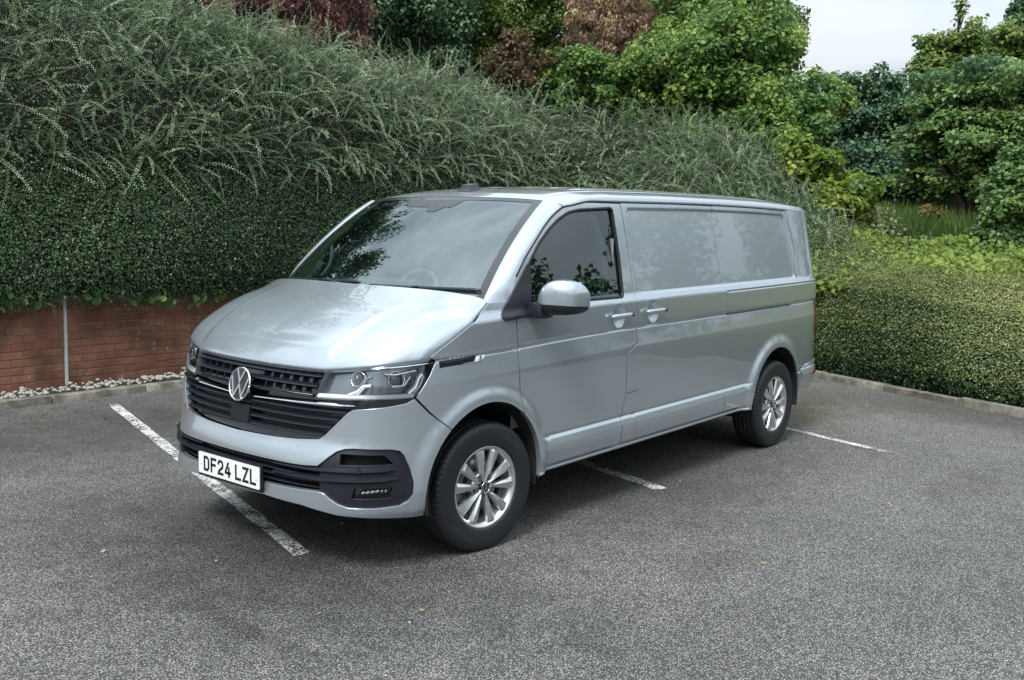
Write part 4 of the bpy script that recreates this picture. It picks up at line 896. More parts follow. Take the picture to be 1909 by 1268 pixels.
# gravel at the foot of the wall
def stones(name, n, fn, mt, rmin, rmax):
    bm = bmesh.new(); bmesh.ops.create_icosphere(bm, subdivisions=1, radius=1.0); bv = np.array([v.co for v in bm.verts]); bf = np.array([[v.index for v in f.verts] for f in bm.faces]); bm.free()
    Vs, Fs = [], []
    for i in range(n):
        p = fn(); s = RNG.uniform(rmin,rmax); sc = np.array([RNG.uniform(.8,1.5),RNG.uniform(.8,1.3),RNG.uniform(.5,.85)])*s
        a = RNG.uniform(0,6.28); ca, sa = math.cos(a), math.sin(a); q = bv*(1+RNG.uniform(-.22,.22,(len(bv),1)))*sc; q = np.stack([q[:,0]*ca-q[:,1]*sa, q[:,0]*sa+q[:,1]*ca, q[:,2]],1)+p
        Vs.append(q); Fs.append(bf+i*len(bv))
    return mesh(name, np.vstack(Vs), np.vstack(Fs), mt, smooth=False)
PEB = simple('pale_stone', (.34,.315,.28), .85, bump=(60,.5,.004))
gv = stones('gravel', 850, lambda: np.array([RNG.uniform(-2.5,4.5), 4.74+abs(RNG.normal(0,.19))%.44, .062+RNG.uniform(0,.03)]), PEB, .010,.027); tag(gv, 'loose pale stones between the kerb and the brick wall', 'gravel', kind='stuff')
lt = stones('loose_chippings', 26, lambda: np.array([RNG.uniform(-2,5.5), RNG.uniform(-2.8,0.5), .004]), PEB, .003,.008); tag(lt, 'tiny pale chippings scattered on the asphalt', 'chippings', kind='stuff')
# ------------------------------------------------------------------ vegetation
def leaf_mat(name, cols, trans=.28, rough=.45, spec=.35):
    m = bpy.data.materials.new(name); m.use_nodes = True; t = m.node_tree; b = t.nodes['Principled BSDF']; o = t.nodes['Material Output']; lk = t.links.new
    at = t.nodes.new('ShaderNodeAttribute'); at.attribute_name = 'var'; r = t.nodes.new('ShaderNodeValToRGB'); e = r.color_ramp.elements
    n = len(cols); e[0].color = (*cols[0],1); e[1].color = (*cols[-1],1)
    for i in range(1,n-1): q = e.new(i/(n-1)); q.color = (*cols[i],1)
    sa = t.nodes.new('ShaderNodeHueSaturation'); sa.inputs['Saturation'].default_value = 1.18; lk(at.outputs['Fac'], r.inputs['Fac']); lk(r.outputs[0], sa.inputs['Color']); lk(sa.outputs[0], b.inputs['Base Color']); b.inputs['Roughness'].default_value = rough; b.inputs['Specular IOR Level'].default_value = spec
    tr = t.nodes.new('ShaderNodeBsdfTranslucent'); hs = t.nodes.new('ShaderNodeHueSaturation'); hs.inputs['Value'].default_value = 1.3; hs.inputs['Saturation'].default_value = 1.1; lk(r.outputs[0], hs.inputs['Color']); lk(hs.outputs[0], tr.inputs['Color'])
    mx = t.nodes.new('ShaderNodeMixShader'); mx.inputs[0].default_value = trans; lk(b.outputs[0], mx.inputs[1]); lk(tr.outputs[0], mx.inputs[2]); lk(mx.outputs[0], o.inputs[0]); return m
def unit(a): return a/(np.linalg.norm(a,axis=-1,keepdims=True)+1e-9)
def leaf_mesh(name, P, T, Nn, ln, wd, mt, parent=None, var=None, fold=.18, kind=None, six=False):
    """leaves as folded diamonds: base P, direction T, face normal Nn, length ln, width wd (arrays)"""
    n = len(P); ln = np.broadcast_to(ln,(n,))[:,None]; wd = np.broadcast_to(wd,(n,))[:,None]
    T = unit(T); B = unit(np.cross(Nn,T)); M = unit(np.cross(T,B))
    mid = P+T*ln*.45
    V = np.stack([P, mid+B*wd*.5+M*wd*fold, P+T*ln-M*ln*.10, mid-B*wd*.5+M*wd*fold],1).reshape(-1,3)
    F = np.arange(4*n).reshape(n,4)
    if six:
        V = np.stack([P, P+T*ln*.22+B*wd*.44+M*wd*fold, P+T*ln*.62+B*wd*.42+M*wd*fold*.8-M*ln*.05, P+T*ln-M*ln*.14, P+T*ln*.62-B*wd*.42+M*wd*fold*.8-M*ln*.05, P+T*ln*.22-B*wd*.44+M*wd*fold],1).reshape(-1,3)
        k6 = np.arange(n)[:,None]*6; F = np.concatenate([k6+[0,1,2,3],k6+[0,3,4,5]],1).reshape(-1,4)
    o = mesh(name, V, F, mt, parent, smooth=False)
    if six: var = np.repeat(RNG.random(n) if var is None else var, 2); n = 2*n
    a = o.data.attributes.new('var','FLOAT','FACE'); a.data.foreach_set('value', (RNG.random(n) if var is None else np.clip(var,0,1)).astype(np.float32))
    return o
_W = RNG.normal(size=(3,9,3)); _PH = RNG.uniform(0,6.28,(3,9))
def noise3(P, sc, k=0):
    v = 0
    for j in range(9): v = v+np.sin(P@(_W[k,j]*sc)+_PH[k,j])
    return v/4.0
def mixvar(P, sc=1.2, k=0, amt=.25): return .5+amt*noise3(P,sc,k)+RNG.normal(0,.18,len(P))
# hedge path: along the wall, round the corner, along the right-hand kerb
def smooth_path(pts, n):
    pts = np.array(pts,float)
    for _ in range(3): pts = np.vstack([pts[:1]]+[np.array([.75*a+.25*b,.25*a+.75*b]) for a,b in zip(pts,pts[1:])]+[pts[-1:]])
    k = np.r_[0,np.cumsum(np.linalg.norm(np.diff(pts,axis=0),axis=1))]; s = np.linspace(0,k[-1],n); return s, np.stack([np.interp(s,k,pts[:,0]),np.interp(s,k,pts[:,1])],1)
rk = lambda d: RK_P+RK_D*d+np.array([RK_D[1],-RK_D[0]])*.26
HS, HPATH = smooth_path([(-5,5.12),(0,5.12),(4,5.12),(7.4,5.12),(8.9,4.9),tuple(rk(3.6)),tuple(rk(2.0)),tuple(rk(.6)),tuple(rk(-1.5)),tuple(rk(-4)),tuple(rk(-7.5))], 600)
_t = np.gradient(HPATH,axis=0); _t = unit(_t); HOUT = np.stack([_t[:,1],-_t[:,0]],1)          # towards the car park
def _hx(s): return np.stack([np.interp(s,HS,HPATH[:,0]),np.interp(s,HS,HPATH[:,1])],-1), unit(np.stack([np.interp(s,HS,HOUT[:,0]),np.interp(s,HS,HOUT[:,1])],-1))
S_AT = lambda x, y: HS[np.argmin(np.hypot(HPATH[:,0]-x,HPATH[:,1]-y))]
s_corner = S_AT(8.9,4.7); s_end = S_AT(*rk(.2)); s_mid = S_AT(*rk(2.0))
# profile keys along s: (z0, z_clip, z_crest, depth of crest)
KS = np.array([0, S_AT(0,5.1), S_AT(4.8,5.1), S_AT(7,5.1), s_corner, S_AT(*rk(3.2)), s_mid, S_AT(*rk(1.0)), s_end, S_AT(*rk(-1.5)), HS[-1]])
KZ0 = np.array([.80,.82,.80,.7,.5,.3,.12,.06,.03,.03,.03]); KZC = np.array([2.05,2.10,2.25,2.2,2.1,2.0,1.65,1.25,1.02,.94,.80])
KZT = np.array([3.95,3.95,3.85,3.65,3.30,2.90,2.28,1.65,1.30,1.24,1.06]); KB = np.array([1.3,1.3,1.3,1.3,1.2,1.2,1.1,1.1,1.1,1.1,1.2])
def hsurf(s, q, lump=True):
    """q 0..1 face of the hedge, 1..2 sloping shoulder to the crest, 2..3 behind the crest"""
    xy, o = _hx(s); z0, zc, zt, b = (np.interp(s,KS,K) for K in (KZ0,KZC,KZT,KB))
    f = np.clip(q,0,1); h = np.clip(q-1,0,1); k = np.clip(q-2,0,1)
    z = z0+(zc-z0)*f+(zt-zc)*np.sin(h*np.pi/2)**.9-(.35)*k*k
    back = -.14*np.sin(np.pi*np.minimum(f,1)**.8)*(q<1)+b*(1-np.cos(h*np.pi/2))**.85+1.4*k
    P = np.concatenate([xy-o*back[...,None], z[...,None]],-1)
    if lump:
        am = .065+.10*h
        P = P+np.concatenate([o*(am*noise3(P,1.6,0)+.03*noise3(P,5.5,1))[...,None], (am*.8*noise3(P+7,1.3,2))[...,None]],-1)
    return P
def hnorm(s,q):
    e = .03; a = hsurf(s+e,q)-hsurf(s-e,q); b = hsurf(s,q+e)-hsurf(s,q-e); return unit(np.cross(a,b))*-1
_probe = hnorm(np.array([S_AT(2,5.1)]),np.array([.5]))[0]
HSG = 1.0 if _probe[1] < 0 else -1.0
def hn(s,q): return hnorm(s,q)*HSG
COTO = leaf_mat('cotoneaster_leaf', [(.012,.026,.014),(.034,.068,.032),(.076,.128,.058),(.185,.255,.130)], .18, .38, .5)
COTOR = leaf_mat('cotoneaster_leaf_dry', [(.080,.108,.042),(.170,.202,.080),(.280,.302,.130),(.41,.41,.21)], .2, .5, .35)
COTOS = leaf_mat('cotoneaster_shoot_leaf', [(.052,.100,.054),(.120,.195,.108),(.225,.315,.190),(.41,.47,.32)], .2, .42, .45)
TWIG = simple('twig_bark', (.070,.072,.048), .9)
INNER = simple('hedge_twig_shade', (.016,.015,.010), .95, bump=(25,1,.05))  # dark backing sheet for the twigs; its near-black holds the hedge's inner shade
BARK = simple('tree_bark', (.055,.045,.036), .9, bump=(14,.8,.02))
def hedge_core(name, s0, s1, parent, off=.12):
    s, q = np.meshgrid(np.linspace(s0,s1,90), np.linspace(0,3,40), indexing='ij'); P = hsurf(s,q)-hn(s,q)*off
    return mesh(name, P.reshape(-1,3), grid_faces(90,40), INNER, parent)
def area_sample(n, s0, s1, q0, q1):
    return RNG.uniform(s0,s1,n), RNG.uniform(q0,q1,n)
def hedge_leaves(name, n, s0, s1, q0, q1, ln, mt, parent, depth=.09, vshift=0.0):
    s, q = area_sample(n,s0,s1,q0,q1); N_ = hn(s,q); P = hsurf(s,q)-N_*(RNG.random(n)**1.6*depth-.02)[:,None]
    Nn = unit(N_+RNG.normal(0,.55,(n,3))+[0,0,.35]); T = np.cross(Nn, RNG.normal(size=(n,3))); l = ln*RNG.uniform(.7,1.25,n)
    return leaf_mesh(name, P, T, Nn, l, l*.62, mt, parent, mixvar(P,1.1,1)+vshift)
def shoots(name, n, s0, s1, q0, q1, parent, mt, length=(.35,.9), lf=.024, upness=.35, seedvar=0.0, qpow=1.0, droop=1.0, m=26):
    """arching shoots set with two rows of small leaves"""
    s = RNG.uniform(s0,s1,n); q = q0+(q1-q0)*RNG.random(n)**qpow; N_ = hn(s,q); base = hsurf(s,q)-N_*.12; Lh = RNG.uniform(*length,n)
    _, o = _hx(s); al = np.stack([-o[:,1],o[:,0]],1)*RNG.normal(0,1.0,n)[:,None]
    D = unit(N_*RNG.uniform(.5,1.2,n)[:,None]+np.concatenate([o*RNG.uniform(.1,.9,n)[:,None]+al*.75, RNG.normal(upness,.45,n)[:,None]],1))
    P = np.zeros((n,m,3)); P[:,0] = base; d = D.copy(); g_ = RNG.uniform(.05,.16,n)*droop
    wob = RNG.normal(0,.05,(n,3))
    for i in range(1,m):
        P[:,i] = P[:,i-1]+d*(Lh/m)[:,None]; d = unit(d+wob+np.array([0,0,-1.])*(g_*(.25+1.2*i/m))[:,None]*.55)
    T = unit(np.gradient(P,axis=1)); side = unit(np.cross(T, np.broadcast_to(unit(RNG.normal(size=(n,1,3))*.5+[0,0,1.]),T.shape)))
    up = np.cross(side,T); LP, LT, LN, LL, LV = [], [], [], [], []
    vv = RNG.normal(.5,.22,n)+seedvar
    for sg in (-1,1):
        k = slice(2,m); pos = P[:,k]+T[:,k]*((Lh/m*.5)[:,None,None] if sg > 0 else 0)
        tt = unit(side[:,k]*sg+T[:,k]*.75+up[:,k]*.25+RNG.normal(0,.12,side[:,k].shape)); taper = np.linspace(1,.55,m-2)[None,:]*np.ones((n,1))
        LP.append(pos.reshape(-1,3)); LT.append(tt.reshape(-1,3)); LN.append((up[:,k]+RNG.normal(0,.2,side[:,k].shape)).reshape(-1,3)); LL.append((taper*lf*RNG.uniform(.8,1.25,(n,m-2))).ravel()); LV.append((vv[:,None]+np.linspace(-.26,.42,m-2)[None]+RNG.normal(0,.08,(n,m-2))).ravel())
    LL = np.concatenate(LL); f = leaf_mesh(name, np.vstack(LP), np.vstack(LT), np.vstack(LN), LL, LL*.62, mt, parent, np.concatenate(LV))
    # stems: three-sided ribbons
    w = .0035; a = P+up*w; b = P-up*w; V = np.stack([a,b],2)[:,::5]; mm = V.shape[1]; V = V.reshape(-1,3)
    idx = np.arange(n*mm*2).reshape(n,mm,2); F = np.stack([idx[:,:-1,0],idx[:,1:,0],idx[:,1:,1],idx[:,:-1,1]],-1).reshape(-1,4)
    mesh(name+'_stems', V, F, TWIG, parent); return f
hl_ = thing('hedge', 'tall dark hedge with arching grey-green shoots over the brick wall', 'hedge', (2,5.6,0))
sL0 = S_AT(-1.2,5.1); sR1 = S_AT(*rk(-4.2))
hedge_core('dark_twig_backing', sL0-1.0, s_end, hl_)
hedge_leaves('clipped_foliage', 104000, sL0, s_mid, 0.0, 1.12, .026, COTO, hl_)
hedge_leaves('shoulder_foliage', 64000, sL0, s_end, 1.0, 2.25, .028, COTO, hl_, depth=.16, vshift=.08)
s_sh = S_AT(*rk(.75))
shoots('arching_shoots', 5000, sL0, s_sh, 1.02, 2.1, hl_, COTOS, (.30,.85), .029, .25, m=23)
shoots('crest_shoots', 700, sL0, s_mid, 1.7, 2.5, hl_, COTOS, (.4,.85), .030, 1.0, .1, droop=.5)
# big leaves creeping out under the hedge
IVY = leaf_mat('creeper_leaf', [(.020,.048,.014),(.045,.090,.024),(.085,.150,.036)], .3, .3, .5)
def creeper(label, pts, host=None):
    n = len(pts); P = np.array(pts,float); T = np.column_stack([RNG.normal(0,.5,n),RNG.normal(-.2,.2,n),np.full(n,-1.0)]); Nn = np.column_stack([RNG.normal(-.3,.3,n),np.full(n,-1.0),RNG.normal(.4,.3,n)])
    return leaf_mesh('creeper_leaves', P, T, Nn, RNG.uniform(.05,.11,n), RNG.uniform(.04,.085,n), IVY, host, RNG.random(n), fold=.1, six=True)
pts = [(x+RNG.normal(0,.09), 5.03+RNG.normal(0,.03), z+RNG.normal(0,.05)) for x, z, c in ((.15,1.0,9),(.38,.95,6),(1.35,.86,5),(1.72,.88,12),(2.12,.85,12),(2.45,.86,8),(.95,.92,4)) for _ in range(c)]
creeper('', pts, hl_)
shoots('face_shoots', 1500, sL0, s_mid, .03, 1.1, hl_, COTO, (.10,.26), .024, .0, .25, droop=.8, m=12)
hr_ = thing('hedge', 'low rounded clipped hedge of fine yellow-green leaves behind the van', 'hedge', tuple(rk(-1))+(0,))
s_r0 = s_end-.6
hedge_core('dark_twig_backing', s_end, HS[-1], hr_)
hedge_leaves('clipped_foliage', 40000, s_mid, sR1, 0.0, 1.05, .024, COTO, hr_, depth=.10, vshift=.05)
hedge_leaves('pale_foliage', 56000, s_r0-.7, sR1, .62, 2.9, .024, COTOR, hr_, depth=.10)
hedge_leaves('mixed_foliage', 20000, s_r0-.5, sR1, .25, 1.4, .023, COTOR, hr_, depth=.06, vshift=-.12)
shoots('short_shoots', 1800, s_r0-1.0, sR1, .7, 2.8, hr_, COTOR, (.10,.24), .020, .7, .15, droop=.3, m=13)
pts = []
for d, z in ((-.2,.45),(-.35,.40),(-.1,.32),(-.9,.25),(-1.05,.42),(-.5,.22),(-1.3,.30),(.1,.28)):
    p = rk(d)+np.array([-RK_D[1],RK_D[0]])*.10
    for _ in range(6): pts.append((p[0]+RNG.normal(0,.05),p[1]+RNG.normal(0,.07),z+RNG.normal(0,.05)))
creeper('', pts, hr_)
for h_ in (hl_, hr_):
    for c_ in h_.children: c_.location = -h_.location
# ------------------------------------------------------------------ bank behind, ground cover, grasses
CAMP = np.array([-3.79326,-4.21152,1.7005])
def at(px, dist, z=0.0):
    """ground point on the bearing of photo column px at a distance from the camera"""
    a = .693449-math.atan((px-954.5)/1848.7); return np.array([CAMP[0]+dist*math.cos(a), CAMP[1]+dist*math.sin(a), z])
def bank_z(x, y):
    d = np.hypot(x-CAMP[0], y-CAMP[1]); a = np.arctan2(y-CAMP[1], x-CAMP[0])
    return .9+.055*np.clip(d-11,0,40)+.15*np.sin(x*.7)*np.sin(y*.6)
xs, ys = np.meshgrid(np.linspace(-30,60,90), np.linspace(-14,60,80), indexing='ij')
wl = (ys-6.0); rl = ((xs-RK_P[0])*RK_D[1]-(ys-RK_P[1])*RK_D[0])-1.2
ins = np.maximum(np.where(rl>-90,rl,-9), wl); zz = bank_z(xs,ys)*sstep(-.2,.9,ins)-.4*(1-sstep(-.4,.2,ins))
bk = mesh('bank_terrain', np.stack([xs,ys,zz],-1).reshape(-1,3), grid_faces(90,80), BANK); tag(bk, kind='structure')
GCOV = leaf_mat('ground_cover_leaf', [(.070,.115,.035),(.125,.180,.052),(.190,.245,.075),(.27,.31,.105)], .3, .5, .3)
def scatter_patch(name, label, cat, c, rx, ry, rot, n, ln, mt, h=(.05,.35), kind='stuff', tilt=.6, aspect=.65, dome=.3):
    a = RNG.uniform(0,6.28,n); r = np.sqrt(RNG.random(n)); x = r*np.cos(a)*rx; y = r*np.sin(a)*ry; cr, sr = math.cos(rot), math.sin(rot)
    X = c[0]+x*cr-y*sr; Y = c[1]+x*sr+y*cr; Z = bank_z(X,Y)+RNG.uniform(*h,n)*(1-.5*r*r)+dome*(1-r*r)*(.6+.4*noise3(np.stack([X,Y,X*0],1),2.0,1))
    P = np.stack([X,Y,Z],1); Nn = unit(RNG.normal(0,tilt,(n,3))+[-.3,-.4,1.0]); T = np.cross(Nn,RNG.normal(size=(n,3))); l = ln*RNG.uniform(.6,1.3,n)
    o = leaf_mesh(name, P, T, Nn, l, l*aspect, mt, None, mixvar(P,1.5,2)); tag(o, label, cat, kind=kind); return o
bd_ = .693449-math.atan((1760-954.5)/1848.7)
scatter_patch('ground_cover', 'bright yellow-green ground cover on the bank above the low hedge', 'ground cover', at(1770,13.9), 3.7, 2.1, bd_+1.57, 26000, .075, GCOV)
scatter_patch('ground_cover', 'grey-green mottled ground cover left of the long grass', 'ground cover', at(1640,15.4), 1.3, 1.3, bd_+1.57, 9000, .085, leaf_mat('mottled_leaf',[(.050,.085,.035),(.10,.145,.060),(.19,.215,.115),(.30,.30,.20)],.25), h=(.1,.5))
GRASS = leaf_mat('grass_blade', [(.050,.090,.034),(.090,.145,.050),(.145,.200,.075)], .3, .5, .3)
def grass(label, c, rx, ry, n, h):
    a = RNG.uniform(0,6.28,n); r = np.sqrt(RNG.random(n)); X = c[0]+r*np.cos(a)*rx; Y = c[1]+r*np.sin(a)*ry; P = np.stack([X,Y,bank_z(X,Y)+.1],1)
    T = unit(np.stack([RNG.normal(0,.28,n),RNG.normal(0,.28,n),np.ones(n)],1)); Nn = np.cross(T,RNG.normal(size=(n,3))); l = RNG.uniform(.6,1.15,n)*h
    o = leaf_mesh('long_grass', P, T, Nn, l, .024, GRASS, None, mixvar(P,2.0,0), fold=0); tag(o, label, 'grass', kind='stuff')
grass('upright long green grass on the bank below the dark trees', at(1715,16.0), 1.15, 1.15, 5200, .75)
grass('sparse long grass between the yellow shrub and the mottled ground cover', at(1610,16.6), .7, .7, 1500, .6)
n_ = 70; P_ = np.column_stack([RNG.uniform(-2.2,6.0,n_), np.where(RNG.random(n_)<.5, RNG.uniform(3.6,4.58,n_), RNG.uniform(-2.6,1.0,n_)), np.full(n_,.008)])
fl_ = leaf_mesh('fallen_leaves', P_, unit(RNG.normal(size=(n_,3))*[1,1,.1]), unit(RNG.normal(0,.25,(n_,3))+[0,0,1.]), RNG.uniform(.02,.045,n_), RNG.uniform(.012,.026,n_), leaf_mat('fallen_leaf',[(.10,.07,.03),(.20,.14,.06),(.30,.26,.14)],.1), None, None, six=True); tag(fl_, 'few dry leaves fallen on the asphalt', 'leaves', kind='stuff')
# ------------------------------------------------------------------ trees and shrubs
def limb_tube(V, F, P, r0, r1, seg=7):
    v, f = tube_arrays(P, np.linspace(r0,r1,len(P)), seg); k = sum(len(a) for a in V); V.append(v); F += [tuple(i+k for i in q) for q in f]
def plant(name, label, cat, base, lobes, nleaf, ln, mt, aspect=.72, trunk=.09, group=None, droop=0.0, shell=.55, vs=(.9,1), blob=.42, nblob=26, vamt=.25, vshift=0, layered=0.0, sky_bias=.25, six=False):
    """lobes: (dx,dy,z,rx,rz) relative to base; leaves sit on clumps spread through the lobes"""
    base = np.array(base,float); gz = float(bank_z(base[0],base[1])) if base[2] == 0 else base[2]
    t = thing(name, label, cat, (base[0],base[1],gz), 0, group)
    V, F = [], []; tops = []
    vol = np.array([l[3]**2*l[4] for l in lobes]); vol = vol/vol.sum()
    LP, LN, LV = [], [], []
    for li, (dx,dy,z,rx,rz) in enumerate(lobes):
        c = np.array([dx,dy,z-gz]); tops.append(c); m = max(6,int(nblob*(.35+vol[li]*len(lobes)*.65)))
        d = unit(RNG.normal(size=(m,3))); rr = RNG.random(m)**.42; bc = c+d*rr[:,None]*np.array([rx,rx,rz])*.86
        br = blob*(rx*.5+rz*.5)*RNG.uniform(.55,1.15,m)
        k = max(60,int(nleaf*vol[li])); w = br**2; w = w/w.sum(); bi = RNG.choice(m,k,p=w)
        dd = unit(RNG.normal(size=(k,3))*np.array([1,1,1-.5*layered])+[0,0,sky_bias]); rad = (1-RNG.random(k)**2*shell)[:,None]
        p = bc[bi]+dd*rad*br[bi][:,None]*np.array([1,1,.75-.45*layered]); p += RNG.normal(0,.03,(k,3))
        LP.append(p); LN.append(unit(dd*.7+np.array([0,0,.55+.5*layered])+RNG.normal(0,.45,(k,3)))); LV.append(RNG.normal(.0,.16,m)[bi])
        # limbs to the clumps
        st = np.array([dx*.15,dy*.15,(z-gz)*.35]); mid = st+(c-st)*.5+RNG.normal(0,.08,3); limb_tube(V,F,np.array([np.array([0,0,-.2])*1.0,st,mid,c]),trunk,trunk*.35)
        for j in range(min(m,9)): limb_tube(V,F,np.array([c*.8+st*.2,(c+bc[j])/2+RNG.normal(0,.05,3),bc[j]]),trunk*.32,trunk*.1,5)
    mesh('trunk', np.vstack(V), F, BARK, t)
    P = np.vstack(LP); N_ = np.vstack(LN); k = len(P); T = np.cross(N_,RNG.normal(size=(k,3))); T = unit(T)+np.array([0,0,-1.])*droop; l = ln*RNG.uniform(.65,1.25,k)
    hz = (P[:,2]-P[:,2].min())/(np.ptp(P[:,2])+1e-6)
    leaf_mesh('crown', P, T, N_, l, l*aspect, mt, t, .5+np.concatenate(LV)+vamt*noise3(P,1.3,0)*.6+RNG.normal(0,.15,k)+vshift, six=six)
    return t
HAZEL = leaf_mat('hazel_leaf', [(.045,.092,.042),(.090,.165,.062),(.165,.250,.086),(.290,.365,.125)], .38, .42, .4)
YELL = leaf_mat('yellow_hazel_leaf', [(.080,.130,.040),(.140,.205,.055),(.22,.275,.075),(.33,.35,.105)], .35, .45, .35)
DARKL = leaf_mat('dark_blue_green_leaf', [(.034,.072,.048),(.066,.124,.076),(.110,.180,.100),(.180,.260,.130)], .2, .45, .4)
PURP = leaf_mat('purple_leaf', [(0.086,0.049,0.057),(0.151,0.079,0.084),(0.216,0.118,0.109),(0.273,0.201,0.144)], .3, .5, .3)
MIXL = leaf_mat('olive_leaf', [(.060,.100,.042),(.105,.165,.060),(.165,.230,.082),(.25,.285,.110)], .28, .5, .3)
DOGW = leaf_mat('dogwood_leaf', [(.048,.098,.048),(.100,.175,.076),(.175,.260,.108),(.300,.380,.165)], .36, .4, .45)
def rel(px, d, base): p = at(px,d); return p[0]-base[0], p[1]-base[1]
def zpx(y, d): return 1.7+d*(418-y)/1848.7
def treepx(name, label, cat, px, d, specs, *a, **k):
    """specs: (column, row, half-width px, half-height px) of each lobe as seen at distance d"""
    b = at(px,d); lob = []
    for s in specs:
        cx, cy, hw, hh = s[:4]; dd = d+(s[4] if len(s) > 4 else 0); r_ = rel(cx,dd,b); lob.append((r_[0],r_[1],zpx(cy,dd),hw*dd/1848.7,hh*dd/1848.7))
    return plant(name, label, cat, b, lob, *a, **k)
treepx('hazel_tree', 'large bushy green hazel rising above the van roof', 'tree', 1370, 16.5, [(1300,150,105,125),(1375,95,95,105),(1420,110,55,75,.5),(1480,200,62,70),(1420,250,105,95,-.5),(1310,270,80,70,-.3),(1535,190,36,42,.8),(1250,60,70,80,1)], 54000, .078, HAZEL, nblob=52, blob=.30, six=True, vshift=.20)
treepx('hazel_shrub', 'yellow-green leafy shrub behind the rear of the van roof', 'shrub', 1520, 14.6, [(1500,330,60,55),(1560,370,60,45),(1600,345,30,25),(1540,410,50,30),(1470,290,45,45)], 9000, .085, YELL, nblob=18, six=True, trunk=.03)
treepx('purple_shrub', 'dark red-purple leaved shrub above the hedge at top left', 'shrub', 520, 16.0, [(450,10,90,70),(560,25,95,75),(640,50,65,75),(540,90,90,60),(600,-30,90,50),(430,60,60,50)], 20000, .085, PURP, aspect=.34, droop=.9, nblob=55, blob=.22, trunk=.03)
treepx('purple_shrub', 'pinkish-brown drooping-leaved shrub above the hedge near the top centre', 'shrub', 1150, 18.5, [(1100,60,75,60),(1210,50,80,65),(1160,110,95,60),(1070,20,50,45),(1260,30,50,55),(1150,10,70,40)], 21000, .088, leaf_mat('pink_brown_leaf',[(0.144,0.105,0.085),(0.254,0.177,0.139),(0.355,0.254,0.186),(0.423,0.371,0.220)],.3,.5,.3), aspect=.34, droop=1.0, nblob=55, blob=.21, trunk=.03)
treepx('red_shrub', 'small dull red shrub just above the hedge crest', 'shrub', 945, 17.0, [(955,95,38,30),(915,125,34,28),(985,128,30,26),(950,150,50,26)], 3600, .065, leaf_mat('dull_red_leaf',[(.085,.066,.045),(.135,.095,.062),(.18,.15,.085)],.3), nblob=26, blob=.26, trunk=.014)
treepx('dark_tree', 'dark blue-green tree behind the purple shrub', 'tree', 760, 20, [(700,40,110,90),(800,30,110,95),(760,-60,130,90),(640,-40,90,90),(820,120,70,50)], 29000, .085, DARKL, nblob=45, blob=.3)
treepx('green_tree', 'mid-green leafy tree behind the hedge left of the pinkish shrub', 'tree', 950, 21, [(930,40,100,90),(1010,60,80,80),(960,-50,110,80),(1040,-20,80,70),(880,130,70,50),(960,150,80,50),(1030,150,60,50)], 30000, .085, MIXL, nblob=45, blob=.3)
treepx('green_shrub', 'fresh green shrub in front of the pinkish shrub', 'shrub', 1130, 16.8, [(1070,140,55,55),(1140,170,70,50),(1210,140,70,70),(1180,210,60,40),(1050,190,40,30)], 15000, .08, HAZEL, nblob=28, blob=.34, vshift=.14, trunk=.03)
treepx('dark_tree', 'dark tree filling the gap behind the hazel', 'tree', 1300, 24, [(1240,40,120,110),(1360,30,110,110),(1150,10,100,90),(1300,-60,140,80)], 20000, .13, MIXL, nblob=24, vshift=-.1)
treepx('dark_tree', 'dark green tree left of the sky gap on the right', 'tree', 1600, 23, [(1580,230,80,90),(1650,230,80,80),(1600,300,90,80),(1690,300,80,70),(1540,200,60,80),(1620,170,45,35)], 34000, .10, DARKL, nblob=48, blob=.3, vshift=.1)
treepx('dogwood_tree', 'broad layered green tree at the right edge', 'tree', 1800, 16.5, [(1760,200,80,60),(1850,180,85,60),(1800,260,110,50),(1890,270,70,60),(1740,320,85,45),(1850,340,90,45),(1700,270,50,40),(1920,200,60,70)], 46000, .076, DOGW, layered=.75, nblob=26, blob=.5, vshift=.16)
treepx('maple_tree', 'pale young tree with a thin leading shoot against the sky', 'tree', 1740, 19.5, [(1710,120,40,35),(1760,110,45,40),(1735,155,65,35),(1800,130,45,40),(1700,160,35,25),(1752,62,9,22),(1753,34,6,22)], 11000, .085, MIXL, nblob=18, vshift=.12, trunk=.022)
treepx('dark_tree', 'dark tree at the top right corner beside the lamp post', 'tree', 1890, 26, [(1880,50,50,60),(1930,20,70,80),(1870,100,45,35),(1920,110,70,60)], 14000, .14, DARKL, nblob=22)
treepx('pale_shrub', 'grey-green shrub near the top right below the dark tree', 'shrub', 1850, 18.5, [(1840,110,45,35),(1890,130,45,40),(1830,150,55,30)], 7000, .07, MIXL, nblob=16, vshift=.1)
treepx('green_shrub', 'dense dark green bush at the right edge above the ground cover', 'shrub', 1870, 14.6, [(1870,370,60,50),(1920,340,50,70),(1840,410,45,30),(1900,430,60,30),(1880,310,45,35)], 15000, .07, DOGW, nblob=22, vshift=.02)
treepx('dark_shrub', 'very dark shrub in the shade behind the long grass', 'shrub', 1680, 18.2, [(1640,330,60,50),(1700,345,70,45),(1760,370,60,40),(1600,300,45,50),(1780,420,50,30)], 15000, .09, DARKL, nblob=24)
treepx('russet_plant', 'small russet plant among the long grass', 'plant', 1722, 15.6, [(1722,385,24,14)], 900, .05, leaf_mat('russet_leaf',[(.12,.09,.045),(.19,.14,.07),(.25,.20,.10)],.3), nblob=8, trunk=.015)
treepx('green_tree', 'leafy tree behind the hedge crest at the top left corner', 'tree', 230, 17.5, [(150,-60,130,90),(300,-40,110,80),(400,0,60,50)], 14000, .10, DARKL, nblob=20, vshift=.15)
ORD = 'first second third fourth fifth sixth seventh eighth ninth tenth eleventh twelfth thirteenth fourteenth'.split()
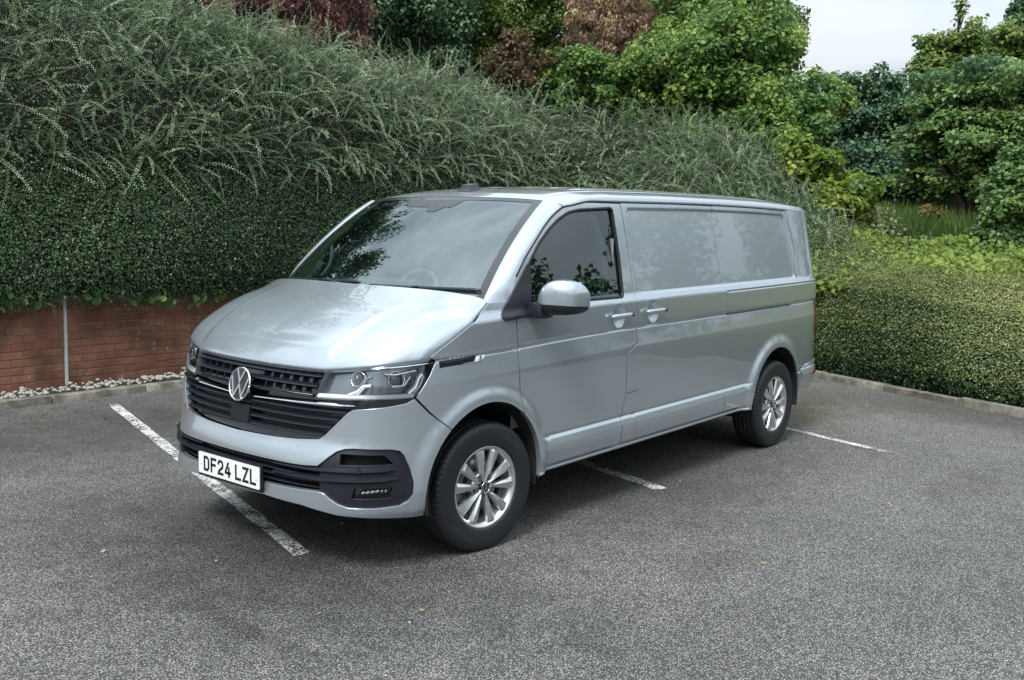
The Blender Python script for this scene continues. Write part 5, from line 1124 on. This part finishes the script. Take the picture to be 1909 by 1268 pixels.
# far belt of trees closing the view
for i, (px, d, zt_) in enumerate(((-150,27,9),(60,26,9),(260,25,9),(440,25,10),(620,25,9.5),(800,24,9),(960,25,9),(1120,25,8.5),(1270,26,7.5),(1400,28,5.6),(1530,29,4.7),(1680,30,5.0),(1880,32,6.0),(2080,30,7.0))):
    b = at(px,d); plant('woodland_tree', 'far woodland tree, %s from the left in the row closing the view' % ORD[i], 'tree', b, [(0,0,zt_-2.2,2.3,2.1),(1.0,-1.2,zt_-4.0,2.1,1.8),(-1.0,1.2,zt_-4.2,2.1,1.8),(0,0,max(2.2,zt_-6),2.3,1.8)], 5200, .25, DARKL, nblob=18, group='woodland trees behind the bank', trunk=.16)
# trees across the car park, seen only as reflections in the van
for i, (x, y, h) in enumerate(((-16,-27,7.0),(-9,-30,8.5),(-2,-28,7.5),(4,-27,8.5),(10,-29,9.5),(15.5,-27,8.0),(21,-26,9.0),(27,-24,10.0),(33.5,-19,11.0),(37,-14.5,10.5),(40,-9,10.0),(30,-22,9.0),(24,-25.5,9.5),(-23,-22,8.0),(-29,-14,8.5),(-31,-5,9.0))):
    plant('boundary_tree', 'leafy boundary tree across the car park, seen only mirrored in the van', 'tree', (x,y,-.01), [(0,0,h*.68,2.6,h*.28),(1.4,.4,h*.45,2.2,h*.24),(-1.4,-.2,h*.42,2.2,h*.24)], 3600, .32, DARKL, nblob=16, group='boundary trees mirrored in the van', trunk=.18, vshift=.1)
# tall trees on the bank to the left; their crowns rise above the frame and show in the bonnet and screen
for i, (x, y, h) in enumerate(((-3.2,13.0,12.5),(0.4,13.2,13.0),(3.6,13.0,13.0),(6.8,13.6,12.0),(10.0,15.5,10.5))):
    plant('tall_tree', 'tall dark tree rising behind the left hedge crest, %s from the left' % ORD[i], 'tree', (x,y,0), [(0,0,h-2.4,2.3,2.4),(1.2,-.6,h-4.8,2.1,1.9),(-1.2,.5,h-5.0,2.1,1.9)], 9000, .19, DARKL, nblob=20, group='tall trees behind the hedge', trunk=.17)
# lamp post beyond the trees
lp_b = at(1845,34); lz = float(bank_z(lp_b[0],lp_b[1])); lamp = thing('lamp_post', 'thin grey lamp post rising beyond the trees at top right', 'lamp post', (lp_b[0],lp_b[1],lz))
LPM = simple('galvanised_steel', (.32,.33,.34), .5, metal=.6); tube('pole', np.array([(0,0,0),(0,0,4),(0,0,8.6)]), np.array([.09,.075,.055]), LPM, lamp, seg=12); tube('bracket', np.array([(0,0,8.55),(-.3,-.2,8.75),(-.8,-.5,8.8)]), .035, LPM, lamp)
bm = bmesh.new(); box_bm(bm, (-1.0,-.62,8.8), (.5,.25,.10), bevel=.03); bmobj('lamp_head', bm, LPM, lamp, auto=40)
